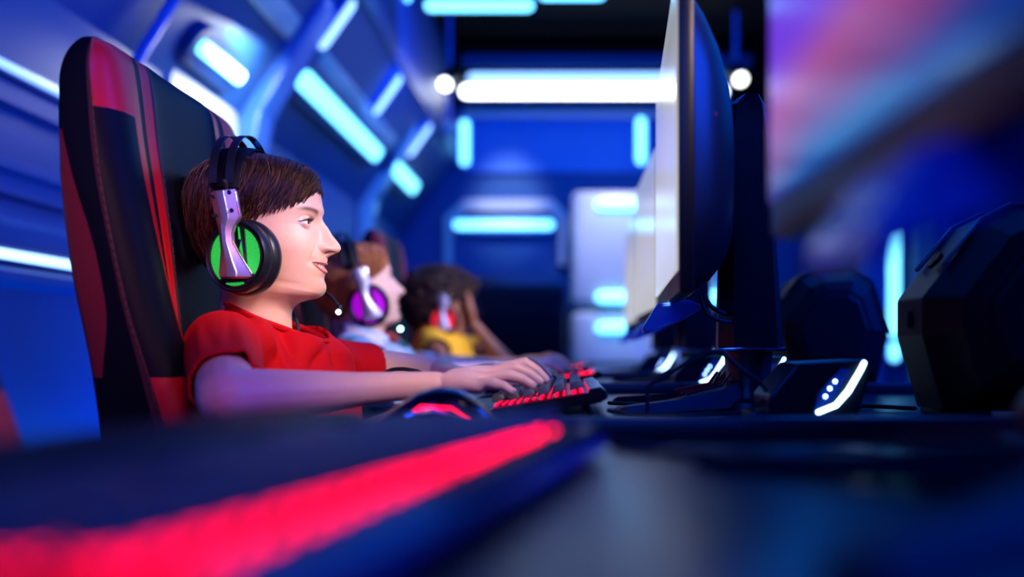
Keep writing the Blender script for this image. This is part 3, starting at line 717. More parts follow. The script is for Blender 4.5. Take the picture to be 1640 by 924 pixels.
    for f in bm.faces:
        c = f.calc_center_median()
        rr = math.hypot(c.x-(-.44+off.x), c.y-(1.503+off.y))
        if rr < .085 and neck_h(c) > 0: kill.append(f); continue
        for e, d, cut in ends:
            q = c-e
            if q.dot(d) > -.003 and q.length < .075: kill.append(f); break
    bmesh.ops.delete(bm, geom=kill, context='FACES')
    edge = [v for v in bm.verts if v.is_boundary]
    loop = []
    for v in edge:
        rr = math.hypot(v.co.x-(-.44+off.x), v.co.y-(1.503+off.y))
        if rr < .1 and v.co.z > .82+off.z:
            v.co.z -= neck_h(v.co); loop.append(v.co.copy())
        else:
            for e, d, cut in ends:
                q = v.co-e
                if q.length < .09: v.co -= d*(q.dot(d)+.002)
    for _ in range(3): bmesh.ops.smooth_vert(bm, verts=edge, factor=.4, use_axis_x=True, use_axis_y=True, use_axis_z=True)
    bm.to_mesh(me); bm.free()
    o_arr = np.empty(len(me.vertices)*3); me.vertices.foreach_get('co', o_arr); me.vertices.foreach_set('co', (o_arr.reshape(-1, 3)-org).reshape(-1))
    me.materials.append(shirtmat); me.polygons.foreach_set('use_smooth', [True]*len(me.polygons)); me.update()
    so = bpy.data.objects.new('shirt', me); COL.objects.link(so); so.parent = body
    sm = so.modifiers.new('t', 'SOLIDIFY'); sm.thickness = .003; sm.offset = -1
    if loop:
        loop.sort(key=lambda p: math.atan2(p.y-1.503-off.y, p.x+.44-off.x)); n = 40; ring = []
        ang = np.array([math.atan2(p.y-1.503-off.y, p.x+.44-off.x) for p in loop]); rad = np.array([math.hypot(p.y-1.503-off.y, p.x+.44-off.x) for p in loop])
        for i in range(n+1):
            a = -PI+2*PI*i/n; wts = np.exp(-(((ang-a+PI) % (2*PI)-PI)/.2)**2); r = float((wts*rad).sum()/wts.sum())
            p = Vector((-.44+off.x+r*math.cos(a), 1.503+off.y+r*math.sin(a), 0)); p.z = nk[2]+(nk[0]-p.x)*.40-.001; ring.append(p)
        cb = MB().tube(ring, .0042, 8, round_ends=False); cb.v = [tuple(Vector(p)-Vector(org)) for p in cb.v]; cb.build('collar', shirtmat, so)
    # ---- trousers and shoes, under the desk
    tr = MB(); tr.sphere(W(-.42, 1.48, .52-off.z), (.14, .17, .075), 12)
    for s_, yo in ((-1, -.1), (1, .1)):
        tr.tube([W(-.42, 1.48+yo*.8, .535-off.z), W(-.1, 1.48+yo*1.2, .545-off.z), W(-.02, 1.48+yo*1.2, .5-off.z), W(.0, 1.48+yo*1.1, .12-off.z)], [.075, .06, .055, .042], 14)
        sh = MB(); sh.sphere(W(.05, 1.48+yo*1.1, .045-off.z), (.115, .042, .045), 10)
        part(sh, 'shoe', M['rubber'])
    part(tr, 'trousers', M['jeans'])
    # ---- hair
    hx = [-.12, -.06, -.02, .0, .008, .030, .046, .066, .080, .090, .1]; hzb = [-.082, -.078, -.05, -.02, .004, .014, .022, .030, .040, .054, .058]
    Hr = 110; Hc = 130; Pb, B0, *_ = head_grid(Hr, Hc, False); Bf = B0.reshape(-1, 3); Fc = grid_faces(Hr, Hc)
    bvh = BVHTree.FromPolygons([Vector(p) for p in Bf], Fc)
    cen = np.array([0, 0, .01])
    def nrm(p):
        q, n_, _, _ = bvh.find_nearest(Vector(p)); 
        if n_.dot(q-Vector(cen)) < 0: n_ = -n_
        return q, n_
    zb_ = np.interp(Bf[:, 0], hx, hzb); keep = Bf[:, 2] > zb_
    thick = np.clip((Bf[:, 2]-zb_)/.03, .12, 1)*(.0085 if hair != 'curly' else .03)
    Nn = Bf-cen; Nn = Nn/np.linalg.norm(Nn, axis=1)[:, None]
    cap = Bf+Nn*thick[:, None]
    hb = MB(); fk = [f for f in Fc if all(keep[i] for i in f)]; used = sorted({i for f in fk for i in f}); mp = {i: n for n, i in enumerate(used)}
    hb.add([headM @ Vector(cap[i]) for i in used], [[mp[i] for i in f] for f in fk])
    rng = random.Random(3); tones = [.12]*len(hb.v)
    if hair == 'straight':
        cand = [i for i in used]; N = 9000 if hi else 1800
        for _ in range(N):
            i = rng.choice(cand); p = Vector(Bf[i])+Vector([rng.uniform(-.002, .002) for _ in range(3)])
            pts = []; L = rng.uniform(.035, .075); steps = 9; dz = rng.uniform(.0, 1.0); jit = Vector([rng.gauss(0, .16) for _ in range(3)]); wave = rng.uniform(-.4, .4)
            lift = rng.uniform(.0, .0025)
            for k_ in range(steps):
                q, n_ = nrm(p); zb1 = float(np.interp(q.x, hx, hzb)); th_ = min(max((q.z-zb1)/.03, .10), 1)*.0085
                pts.append(headM @ (q+n_*(th_+lift*math.sin(PI*min(1, k_/steps+.3))+.0006)))
                top = max(0, min(1, (n_.z-.35)/.4)); fr = max(0, min(1, (q.x-.05)/.04))
                gs = Vector((-.42, 0, -1)); gt = Vector((.25, -1.0 if q.y < .035 else 1, -.3)); gf = Vector((-.30, -.85 if q.y < .03 else .6, -.75))
                if q.x < -.03: gs = Vector((-.2, 0, -1)); gt = Vector((-.8, -.2, -.3))
                g = gs.lerp(gt, top); g = g.lerp(gf, fr*.8)+jit+Vector((wave*(k_/steps-.5)*.3, 0, 0))
                g = g-n_*g.dot(n_); g.normalize()
                nx = p+g*(L/steps)
                if nx.z < float(np.interp(nx.x, hx, hzb))-.003-.012*dz**2: break
                p = nx
            if len(pts) < 3: continue
            m_ = len(pts); wd = rng.uniform(.00035, .0008)*(1 if hi else 2.6); tn = rng.random()**2.4
            hb.tube(pts, [wd*(.55+.6*math.sin(PI*min(.85, (k_+1)/m_))) if k_ < m_-1 else .00012 for k_ in range(m_)], 4, round_ends=False); tones += [tn]*(len(hb.v)-len(tones))
    elif hair == 'curly':
        for _ in range(620):
            i = rng.choice(used); q = Vector(cap[i]); n_ = Vector(Nn[i]); r0 = rng.uniform(.006, .012); a0 = rng.uniform(0, 6.28)
            u_ = n_.orthogonal().normalized(); w_ = n_.cross(u_); pts = []
            for k_ in range(14):
                a = a0+k_*.9; pts.append(headM @ (q+n_*(-.004+k_*.0019)+(u_*math.cos(a)+w_*math.sin(a))*r0))
            hb.tube(pts, [.0026]*13+[.0008], 5, round_ends=False); tones += [rng.random()]*(len(hb.v)-len(tones))
    ho = part(hb, 'hair', hairmat, recalc=False); ta = ho.data.attributes.new('tone', 'FLOAT', 'POINT'); ta.data.foreach_set('value', tones)
    return body
# first boy: head looks straight at the screen
H1 = Matrix.Translation((-.457, 1.5, 1.014))
ARM1 = dict(r=dict(sh=(-.453, 1.345, .832), el=(-.369, 1.11, .781), hand=HANDR, sleeve=.80, cuff=.0425),
            l=dict(sh=(-.392, 1.645, .806), el=(-.225, 1.80, .786), hand=mirror_hand(HANDR, 1.425), sleeve=.40, cuff=.046))
FOLD1 = [(x0, y0, x1, y1, w, a*2.4) for x0, y0, x1, y1, w, a in [(398, 500, 421, 600, 8, -4.5), (410, 505, 448, 575, 9, 5), (448, 520, 475, 578, 7, -4), (470, 535, 520, 560, 12, 4), (500, 590, 525, 550, 8, -3.5), (529, 548, 548, 600, 7, -5), (540, 545, 575, 590, 9, 4),
         (368, 500, 364, 560, 3, -1.2), (330, 530, 345, 560, 8, -1), (318, 525, 322, 570, 6, 1), (445, 590, 470, 600, 8, 4), (440, 525, 446, 600, 5, -3), (380, 520, 395, 585, 8, 3)]]
boy1 = make_person('boy in a red t-shirt with brown hair, smiling at his screen', (0, 0, 0), H1, M['skin_a'], M['red_shirt'], 'straight', M['hair_brown'], ARM1, True, folds=FOLD1)
# second boy
o2 = Vector((-.035, .97, -.012))
H2 = Matrix.Translation((-.520, 2.47, .988)) @ Euler((0, R(-10), R(24))).to_matrix().to_4x4()
def sh_arm(A, d, hd): return {k_: dict(sh=tuple(Vector(v['sh'])+d), el=tuple(Vector(v['el'])+d+Vector((.03, 0, .014))), hand=shift_hand(v['hand'], hd), sleeve=.62, cuff=.052) for k_, v in A.items()}
ARM2 = sh_arm(ARM1, o2, Vector((.03, 1.0, .0)))
ARM2['l'].update(sh=(-.425, 2.595, .785), el=(-.275, 2.74, .783), sleeve=.5, cuff=.043)
boy2 = make_person('ginger-haired boy in a pastel patterned hoodie, second in the row', o2, H2, M['skin_b'], M['hoodie'], 'straight', M['hair_ginger'], ARM2, False, hood=True)
# girl, cheek on her hand
o3 = Vector((-.005, 2.0, .03))
H3 = Matrix.Translation((-.44, 3.52, .985)) @ Euler((0, R(8), R(14))).to_matrix().to_4x4()
hx_ = Vector((-.325, 3.50, .905))
GH = dict(wrist=(-.325, 3.505, .925), mcp=[(-.335, 3.470, .985), (-.335, 3.487, .990), (-.335, 3.505, .992), (-.335, 3.523, .990)],
          pip=[(-.343, 3.466, 1.022), (-.343, 3.486, 1.030), (-.343, 3.506, 1.034), (-.343, 3.526, 1.030)], tip=[(-.362, 3.468, 1.045), (-.360, 3.487, 1.058), (-.360, 3.507, 1.062), (-.360, 3.527, 1.056)],
          thumb=[(-.345, 3.545, .955), (-.358, 3.560, .98), (-.37, 3.562, 1.0)])
ARM3 = dict(r=dict(sh=(-.452, 3.35, .852), el=(-.385, 3.14, .787), hand=shift_hand(HANDR, (-.0, 2.0, 0)), sleeve=.5, cuff=.056),
            l=dict(sh=(-.385, 3.655, .845), el=(-.215, 3.55, .787), hand=GH, sleeve=.42, cuff=.054))
girl = make_person('girl in a yellow t-shirt with dark curly hair, hand at her face', o3, H3, M['skin_c'], M['yellow_shirt'], 'curly', M['hair_dark'], ARM3, False)

# ------------------------------------------------------------------ headsets (local frame of the head)
def smooth_pts(P, n=8):
    A = np.array([tuple(p) for p in P], float); t = np.linspace(0, len(A)-1, (len(A)-1)*n+1); return [Vector(p) for p in cr(A, t)]
def make_headset(label, HM, cloth, cable):
    t = thing('gaming_headset', (0, 0, 0), 0, label, 'headset', 'gaming headsets with glowing ear cups'); t.matrix_world = HM
    CX, CZ_ = .015, -.054
    def lp(px, py, Y=1.378): p = at(px, py, Y)-Vector((-.457, 1.5, 1.014)); return (p.x, p.z)
    for s in (-1, 1):
        ax = (0, s, 0); c = (CX, s*.064, CZ_)
        cup = MB().lathe([(r_*.93, h_) for r_, h_ in ((.030, -.004), (.046, 0), (.0515, .006), (.0535, .014), (.0515, .022), (.0490, .025), (.0500, .028), (.0505, .036), (.0495, .044), (.0475, .047), (.044, .0455), (.043, .043), (.0, .043))], c, ax, 64, cap=(True, False)).build('ear_cup', M['satin'], t)
        def P(a, r): return (CX+.93*r*math.cos(R(a)), CZ_+.93*r*math.sin(R(a)))
        def fn(u, v, h): return (u, s*(.1072+h), v)
        cl = MB()
        for poly in ([P(a, .0405) for a in range(118, 231, 8)]+[P(224, .022), P(128, .022)], [P(a, .0405) for a in range(-42, 73, 8)]+[P(64, .012), P(-30, .016)],
                     [P(246, .0410), P(258, .0418), P(274, .0418), P(290, .0410), P(288, .0335), P(249, .0335)], [P(80, .0405), P(86, .0405), P(80, .024), P(72, .024)]):
            cl.prism(poly, 0, .0012, fn)
        cl.build('speaker_cloth', cloth, cup, smooth=False)
        bars = MB()
        bars.prism([P(70, .042), P(80, .042), P(-38, .020), P(-48, .030)], 0, .004, fn)
        bars.lathe([(.0378, .0), (.0404, 0), (.0404, .004), (.0378, .004), (.0378, 0)], (CX, s*.107, CZ_), ax, 60, cap=(False, False))
        bars.build('cup_rim', M['gloss'], cup)
        cup.matrix_local = Matrix.Translation(c) @ Matrix.Rotation(s*R(13), 4, 'Z') @ Matrix.Diagonal((1, 1, 1.07, 1)) @ Matrix.Translation(-Vector(c))
        # bracket
        yb = MB(); rg_ = []
        for y_, xl, xr in ((307, 337, 374), (309, 335.5, 376), (314, 335, 377.5), (346, 343, 384), (353, 345, 381), (362, 347, 375), (372, 349, 372), (388, 351, 373), (402, 352, 380), (420, 350.5, 391), (436, 349, 402.5), (443, 350, 401), (446, 353, 396)):
            wd = xr-xl; e = .75 if y_ in (307, 446) else 1
            r_ = []
            for f, h in ((0, 0), (.0, .006), (.26, .0125), (.30, .0130), (.56, .0130), (.60, .0118), (1, .0095), (1, 0)):
                u, v = lp(xl+wd*f, y_-(6*f if y_ < 315 else 0)); r_.append((u, s*(.1125+h*e), v))
            rg_.append(r_)
        yk = yb.loft(rg_).build('bracket', M['metal'], t, angle=22)
        ed = [lp(x, y) for x, y in ((377, 306), (384, 346), (375, 362), (372, 374), (373, 388), (381, 403), (403, 438))]
        MB().tube([(u, s*.1220, v) for u, v in ed], .0013, 8).build('bright_edge', M['metal_bright'], yk)
        for x, y in ((341, 315), (368, 308), (372, 337), (344, 345)):
            u, v = lp(x, y); MB().cyl((u, s*.119, v), (u, s*.1260, v), .0026, n=14).build('screw', M['dark_metal'], yk)
        ft = MB(); u, v = lp(376, 432); ft.prism([lp(x, y) for x, y in ((353, 440), (403, 437), (408, 446), (398, 450), (360, 452))], 0, .008, fn); ft.build('bracket_foot', M['satin'], yk)
    for x0, nm in ((-.031, 0), (-.008, 1)):
        h = MB(); rings = []
        for i in range(41):
            a = PI*i/40; y, z = .094*math.cos(a), .048+.081*math.sin(a)**.8; n = Vector((0, math.cos(a), math.sin(a)))
            rings.append([Vector((x0-.0055, y, z))-n*.0008, Vector((x0+.0055, y, z))-n*.0008, Vector((x0+.0055, y, z))+n*.0008, Vector((x0-.0055, y, z))+n*.0008])
        h.loft(rings); h.build('headband_hoop', M['satin'], t)
    p = MB(); rings = []
    for i in range(41):
        a = R(12)+R(156)*i/40; n = Vector((0, math.cos(a), math.sin(a))); y, z = .0925*math.copysign(abs(math.cos(a))**.72, math.cos(a)), .010+.0965*math.sin(a)**.72; wv = .029-.010*abs(math.cos(a))
        rings.append([Vector((-.014+wv*math.cos(q), y, z))+n*(.0045*math.sin(q)) for q in [2*PI*k_/12 for k_ in range(12)]])
    p.loft(rings); p.build('head_pad', M['leather'], t)
    for s in (-1, 1): MB().tube([(-.014, s*.0905, .035), (-.012, s*.103, .048)], .004).build('pad_strap', M['rubber'], t)
    mp = smooth_pts([(.035, .088, -.074), (.068, .083, -.086), (.092, .069, -.0975), (.103, .058, -.1085), (.1095, .051, -.1165)], 5)
    mc = MB().tube(mp, .0026, 10).build('microphone_boom', M['rubber'], t)
    MB().tube([(.1105, .050, -.116), (.1112, .0495, -.1235)], .0042, 12).build('microphone_tip', M['satin'], mc)
    MB().sphere((.110, .0465, -.124), .0042, 10).build('light', M['led_tip'], mc)
    if cable:
        iv = HM.inverted(); MB().tube([iv @ Vector(p) for p in cable], .0027, 8).build('cable', M['rubber'], t)
    return t
cab1 = smooth_pts([(-.427, 1.595, .945), (-.43, 1.60, .905), at(470, 502, 1.535), at(478, 528, 1.52), (-.40, 1.49, .82), (-.37, 1.43, .79), at(590, 609, 1.375), at(606, 603, 1.37), at(628, 592, 1.36), at(655, 592, 1.35), at(680, 602, 1.35), at(690, 640, 1.40), (-.145, 1.55, .756), (-.13, 1.72, .755), (.0, 1.76, .754)])
make_headset('headset with glowing green ear cups on the boy in red', H1, M['mesh_green'], cab1)
make_headset('headset with glowing purple ear cups on the ginger-haired boy', H2, M['mesh_purple'], None)
make_headset('headset with glowing red ear cups on the curly-haired girl', H3, M['mesh_red'], None)

# ------------------------------------------------------------------ keyboards (local: x to the screen, y along the rows, z up)
def make_keyboard(label, group):
    t = thing('gaming_keyboard', (0, 0, 0), 0, label, 'keyboard', group)
    hw, hl = .066, .225
    def zt(x): return .010+(x+hw)/(2*hw)*.006      # plate height, raised at the back
    def prof(y, k_=1): return [(-hw, y, .002), (-hw-.002, y, .005), (-hw, y, zt(-hw)), (hw-.009, y, zt(hw-.009)), (hw-.008, y, zt(hw)+.004), (hw+.006, y, zt(hw)+.005), (hw+.013, y, zt(hw)-.001), (hw+.013, y, .006), (hw+.004, y, .002)]
    MB().loft([prof(-hl), prof(-hl+.003), prof(hl-.003), prof(hl)]).build('base', M['gloss'], t, angle=20)
    for y in (-.19, .19): MB().rbox((hw-.01, y, .0015), (.02, .03, .003), .001).build('foot', M['rubber'], t)
    pl = MB(); pl.prism([(-hw+.004, -hl+.006), (hw-.014, -hl+.006), (hw-.014, hl-.006), (-hw+.004, hl-.006)], 0, .0012, lambda u, v, h: (u, v, zt(u)+h)); pl.build('plate', M['red_plate'], t, smooth=False)
    MB().rbox((hw+.0125, 0, .0105), (.003, 2*hl-.01, .007), .0012).build('rear_light_strip', M['acrylic'], t)
    led = MB(); kz = MB(); u = .0193
    kb = MB(); kb.rbox((0, 0, .0048), (.0176, .0176, .0096), .0016, taper=(.74, .74)); proto = kb.build('key', M['key'], t); first = True
    rows = []
    x5 = hw-.022
    yl = hl-.014                                    # left end of the board is +y
    rows.append((x5, [0]+[2+i for i in range(4)]+[6.5+i for i in range(4)]+[11+i for i in range(4)]+[15.25, 16.25, 17.25]+[18.5, 19.5, 20.5, 21.5], {}))
    rows.append((x5-.022, [i for i in range(13)]+[13.5]+[15.25, 16.25, 17.25, 18.5, 19.5, 20.5, 21.5], {13.5: 2}))
    rows.append((x5-.022-u, [.25]+[1.5+i for i in range(12)]+[13.75]+[15.25, 16.25, 17.25, 18.5, 19.5, 20.5, 21.5], {.25: 1.5, 13.75: 1.5}))
    rows.append((x5-.022-2*u, [.375]+[1.75+i for i in range(11)]+[13.4]+[18.5, 19.5, 20.5], {.375: 1.75, 13.4: 2.1}))
    rows.append((x5-.022-3*u, [.6]+[2.25+i for i in range(10)]+[13.1]+[16.25, 18.5, 19.5, 20.5, 21.5], {.6: 2.2, 13.1: 2.7}))
    rows.append((x5-.022-4*u, [.1, 1.35, 2.6, 6.4, 10.1, 11.35, 12.6, 13.85, 15.25, 16.25, 17.25, 19.0, 20.5], {.1: 1.2, 1.35: 1.2, 2.6: 1.2, 6.4: 6, 10.1: 1.2, 11.35: 1.2, 12.6: 1.2, 13.85: 1.2, 19.0: 2}))
    for ri, (x, ys, wd) in enumerate(rows):
        for yy in ys:
            y = yl-yy*.0193; z = zt(x)+.0062
            q = 1 if ri == 0 else .62; led.rbox((x+.005, y, zt(x)+.003*q), (.004*q, .006*q*wd.get(yy, 1), .0032*q), .0008); led.rbox((x-.0045, y, zt(x)+.003*q), (.005*q, .005*q, .0036*q), 0)
            kobj = proto if first else proto.copy()
            if not first: COL.objects.link(kobj); kobj.parent = t
            first = False
            kobj.location = (x, y, z); kobj.scale = (1, (wd.get(yy, 1)*.0193-.0017)/.0176, 1); kobj.rotation_euler = (0, R(-5.2+(ri-2.5)*1.6), 0)
    tag(led.build('backlight', M['red_led'], t, smooth=False), kind='stuff')
    return t
kb1 = make_keyboard('backlit keyboard under the hands of the boy in red', 'red backlit keyboards')
D0 = .765                                       # the near desk stands a little higher
KB0 = dup(kb1, (-.100, .434, D0), R(-11.6), 'backlit keyboard glowing red on the near desk, strongly out of focus')
for y in (-.17, .17): MB().tube([(.05, y, .003), (.058, y, -.0135)], .004, 8).build('folding_foot', M['rubber'], kb1)
kb1.location = (-.030, 1.468, .7582); kb1.rotation_euler = (0, R(-7), 0)
wr_ = thing('wrist_rest', (-.100, .434, D0), R(-11.6), 'padded dark wrist rest before the glowing near keyboard, out of focus', 'wrist rest')
MB().rbox((-.112, 0, .015), (.080, .45, .030), .012, seg=4).build('pad', M['leather'], wr_); MB().rbox((-.112, 0, .002), (.074, .44, .004), .001).build('base', M['rubber'], wr_)
kb2 = dup(kb1, (-.0, 2.47, .7582), 0, 'backlit keyboard under the hands of the ginger-haired boy')
kb3 = dup(kb1, (.0, 3.47, .7582), 0, 'backlit keyboard in front of the girl in yellow')
for o in (kb2, kb3): o.rotation_euler = (0, R(-7), 0)

# ------------------------------------------------------------------ mice
def make_mouse(label, loc, rz):
    t = thing('gaming_mouse', loc, rz, label, 'mouse', 'gaming mice'); b = MB(); rings = []
    for i in range(25):
        f = i/24; x = -.062+.124*f; e = math.sin(PI*min(max(f, .02), .98))**.42; hgt = .041*math.sin(PI*(.08+.80*(1-f)**.75*.9+.04))**.8*e+.004; wd = (.033-.006*math.sin(PI*f))*e
        rings.append([(x, wd*math.copysign(abs(math.cos(a))**.7, math.cos(a)), max(.001, hgt*math.copysign(abs(math.sin(a))**.8, math.sin(a)) if math.sin(a) > 0 else .001)) for a in [2*PI*k_/28 for k_ in range(28)]])
    b.loft(rings); b.build('shell', M['gloss'], t, angle=60)
    MB().cyl((.033, -.004, .021), (.033, .004, .021), .010).build('scroll_wheel', M['rubber'], t)
    for s in (-1, 1):
        MB().tube([(-.035, s*.0315, .018), (-.01, s*.0285, .022), (.02, s*.0275, .016)], [.003, .0048, .002], 8).build('side_panel', M['metal_bright'], t)
        MB().tube([(-.045, s*.030, .011), (-.02, s*.0300, .027), (.01, s*.0272, .025), (.035, s*.028, .012)], .0009, 8).build('light_line', M['red_led'], t)
    return t
make_mouse('dark gaming mouse with a red light line beside the boy in red', (-.132, 1.045, .75), R(12))
make_mouse('gaming mouse beside the keyboard of the ginger-haired boy', (-.06, 2.10, .75), R(5))
make_mouse('gaming mouse near the keyboard of the girl in yellow', (-.06, 3.12, .75), R(5))

# ------------------------------------------------------------------ monitors (local: origin on the desk; screen plane faces -x)
def make_monitor(label, loc, screen):
    t = thing('gaming_monitor', loc, 0, label, 'monitor', 'gaming monitors along the row')
    z0, z1, hy = .148, .52, .305; zc = (z0+z1)/2
    fr = MB(); fr.rbox((.010, 0, zc), (.018, 2*hy, z1-z0), .004); fr.build('bezel', M['satin'], t)
    sc = MB(); sc.rbox((-.0005, 0, zc+.008), (.003, 2*hy-.016, z1-z0-.034), 0); sc.build('screen', screen, t, smooth=False)
    bk = MB(); rings = []                        # bulging rear shell
    for f, kx in ((0, 0), (.15, .35), (.35, .7), (.6, .93), (.8, 1), (.93, 1.0)):
        d = .018+.062*math.sin(f/.93*PI/2); ky = lerp(.985, .40, f**1.4); kz = lerp(.985, .36, f**1.15); zo = -.035*f
        r = []
        for i in range(40):
            a = 2*PI*i/40; c, s_ = math.cos(a), math.sin(a); r.append((d, hy*ky*math.copysign(abs(c)**(.38+.2*f), c), zc+zo+(z1-z0)/2*kz*math.copysign(abs(s_)**(.38+.3*f), s_)))
        rings.append(r)
    bk.loft(rings); bs = bk.build('rear_shell', M['satin'], t, angle=50)
    # control stick, buttons and sockets on the near rear side
    MB().cyl((.050, -.248, .355), (.040, -.268, .355), .006).build('control_stick', M['red_led'] if False else M['red_paint'], bs)
    for z in (.330, .305, .285): MB().rbox((.041, -.262, z), (.010, .006, .009), .002, rot=Euler((0, 0, R(28)))).build('button', M['metal'], bs)
    for z in (.37, .25): MB().rbox((.041, -.262, z), (.012, .006, .014), .002, rot=Euler((0, 0, R(28)))).build('button', M['rubber'], bs)
    # translucent light wedge below the lower edge
    ch = MB(); ch.prism([(-.012, .147), (.03, .152), (.052, .142), (.02, .122), (-.03, .104), (-.034, .112)], -.05, .05, lambda u, v, h: (u, h, v), bev=0); o = ch.build('light_wedge', M['acrylic'], t, smooth=False)
    bv = o.modifiers.new('b', 'BEVEL'); bv.width = .004; bv.segments = 2
    # arm joint, post, foot
    MB().cyl((.072, 0, .335), (.096, 0, .335), .03, bev=.004).build('joint_plate', M['plastic'], t)
    MB().cyl((.092, -.022, .335), (.092, .022, .335), .02, bev=.003).build('tilt_joint', M['satin'], t)
    def pr(z, hx, hy_, cx): return [(cx-hx, -hy_*.5, z), (cx-hx*.55, -hy_, z), (cx+hx*.8, -hy_, z), (cx+hx, -hy_*.7, z), (cx+hx, hy_*.7, z), (cx+hx*.8, hy_, z), (cx-hx*.55, hy_, z), (cx-hx, hy_*.5, z)]
    po = MB(); po.loft([pr(.085, .044, .036, .117), pr(.10, .044, .036, .117), pr(.38, .032, .03, .112), pr(.425, .026, .026, .112), pr(.44, .012, .02, .118)]); po.build('post', M['satin'], t, angle=25)
    rg = MB(); rg.rbox((.117, 0, .0835), (.094, .078, .006), .002); rg.build('post_collar', M['chrome'], t)
    MB().lathe([(.036, .012), (.030, .03), (.034, .08)], (.117, 0, 0), (0, 0, 1), 24).build('neck', M['plastic'], t)
    ba = MB(); ba.lathe([(.052, 0), (.05, .010), (.036, .016)], (.117, 0, 0), (0, 0, 1), 30); ba.build('hub', M['plastic'], t)
    for a, L in ((R(180-38), .24), (R(180+38), .24), (R(0), .12)):
        d = Vector((math.cos(a), math.sin(a), 0)); sd = Vector((-d.y, d.x, 0)); o0 = Vector((.117, 0, 0)); l = MB(); rings = []
        for f, wd, h0, h1 in ((0, .024, .004, .052), (.25, .018, .003, .028), (.6, .014, .002, .016), (.95, .012, .001, .010), (1, .006, .001, .005)):
            p = o0+d*L*f; rings.append([p+sd*wd+Vector((0, 0, h0)), p+sd*wd*.6+Vector((0, 0, h1)), p-sd*wd*.6+Vector((0, 0, h1)), p-sd*wd+Vector((0, 0, h0))])
        l.loft(rings); lg = l.build('foot_leg', M['case'], t, angle=20)
        st = MB()
        for q in (-.5, .5): st.tube([o0+d*.045+sd*.018*q*1.2+Vector((0, 0, .050)), o0+d*(L*.25)+sd*.018*q+Vector((0, 0, .034)), o0+d*(L*.5)+sd*.012*q+Vector((0, 0, .0235))], .0022, 6)
        st.build('red_stripe', M['red_paint'], lg)
    return t
mon1 = make_monitor('gaming monitor seen edge-on before the boy in red', (.1375, 1.452, .75), M['screen_pale']); mon1.rotation_euler.z = R(-2.75)
dup(mon1, (.186, 2.47, .75), 0, 'gaming monitor before the ginger-haired boy, behind the edge-on one')
dup(mon1, (.21, 3.47, .75), 0, 'gaming monitor before the girl in yellow, farthest of the row')
dup(mon1, (.147, .44, D0), 0, 'large blurred gaming monitor with a violet and pink picture, nearest of the row', swap=[(M['screen_pale'], M['screen_art'])])

MB().rbox((.0, -.03, .1462), (.010, .016, .004), .001).build('highlight_glow', M['white_led'], [c for c in mon1.children if c.name.startswith('light_wedge')][0])  # glowing chip standing in for the bright highlight on the wedge

# ------------------------------------------------------------------ desk speakers with a slanted light strip
def make_speaker(label, loc, rz=0):
    t = thing('desktop_speaker', loc, rz, label, 'speaker', 'low desk speakers with white-blue light strips'); b = MB()
    poly = [(-.052, 0), (.045, 0), (.052, .012), (.066, .060), (.060, .072), (-.02, .068), (-.052, .03)]
    b.prism(poly, -.05, .05, lambda u, v, h: (u, h, v)); o = b.build('body', M['satin'], t, smooth=False)
    bv = o.modifiers.new('b', 'BEVEL'); bv.width = .004; bv.segments = 2
    MB().lathe([(.0, .002), (.010, .002), (.022, -.003), (.027, .001), (.029, .0)], (-.038, 0, .042), (-1, 0, .9), 28).build('speaker_cone', M['rubber'], t)
    MB().tube([(.004, -.0525, .012), (.024, -.0525, .020), (.038, -.0525, .036), (.052, -.0525, .060), (.056, -.052, .068)], [.0028, .003, .0034, .003, .0028], 10).build('light_strip', M['white_led'], t)
    g = MB(); 
    g.prism([(.0, .014), (.020, .026), (.042, .060), (.030, .062), (.004, .034)], 0, .003, lambda u, v, h: (u, -.049-h, v)); g.build('lens_panel', M['acrylic'], t, smooth=False)
    for (u, v) in ((.012, .030), (.017, .039), (.023, .047)): MB().sphere((u, -.0525, v), .0022, 8).build('indicator_light', M['white_led'], t)
    MB().rbox((-.06, 0, .006), (.02, .07, .012), .003).build('foot', M['plastic'], t)
    return t
sp = make_speaker('low speaker with a bright slanted light strip, in front of the monitor post', (.28, 1.215, .75))
for (x, y, lab) in ((.281, 2.25, 'small speaker with a slanted light strip behind the first post'), (.272, 3.25, 'small speaker with a slanted light strip farther down the row'), (.36, .66, 'blurred speaker with a blue glow under the near monitor'), (.30, 1.74, 'speaker mostly behind the post of the edge-on monitor, only its strip end showing')):
    dup(sp, (x, y, D0 if y < .7 else .75), 0, lab)

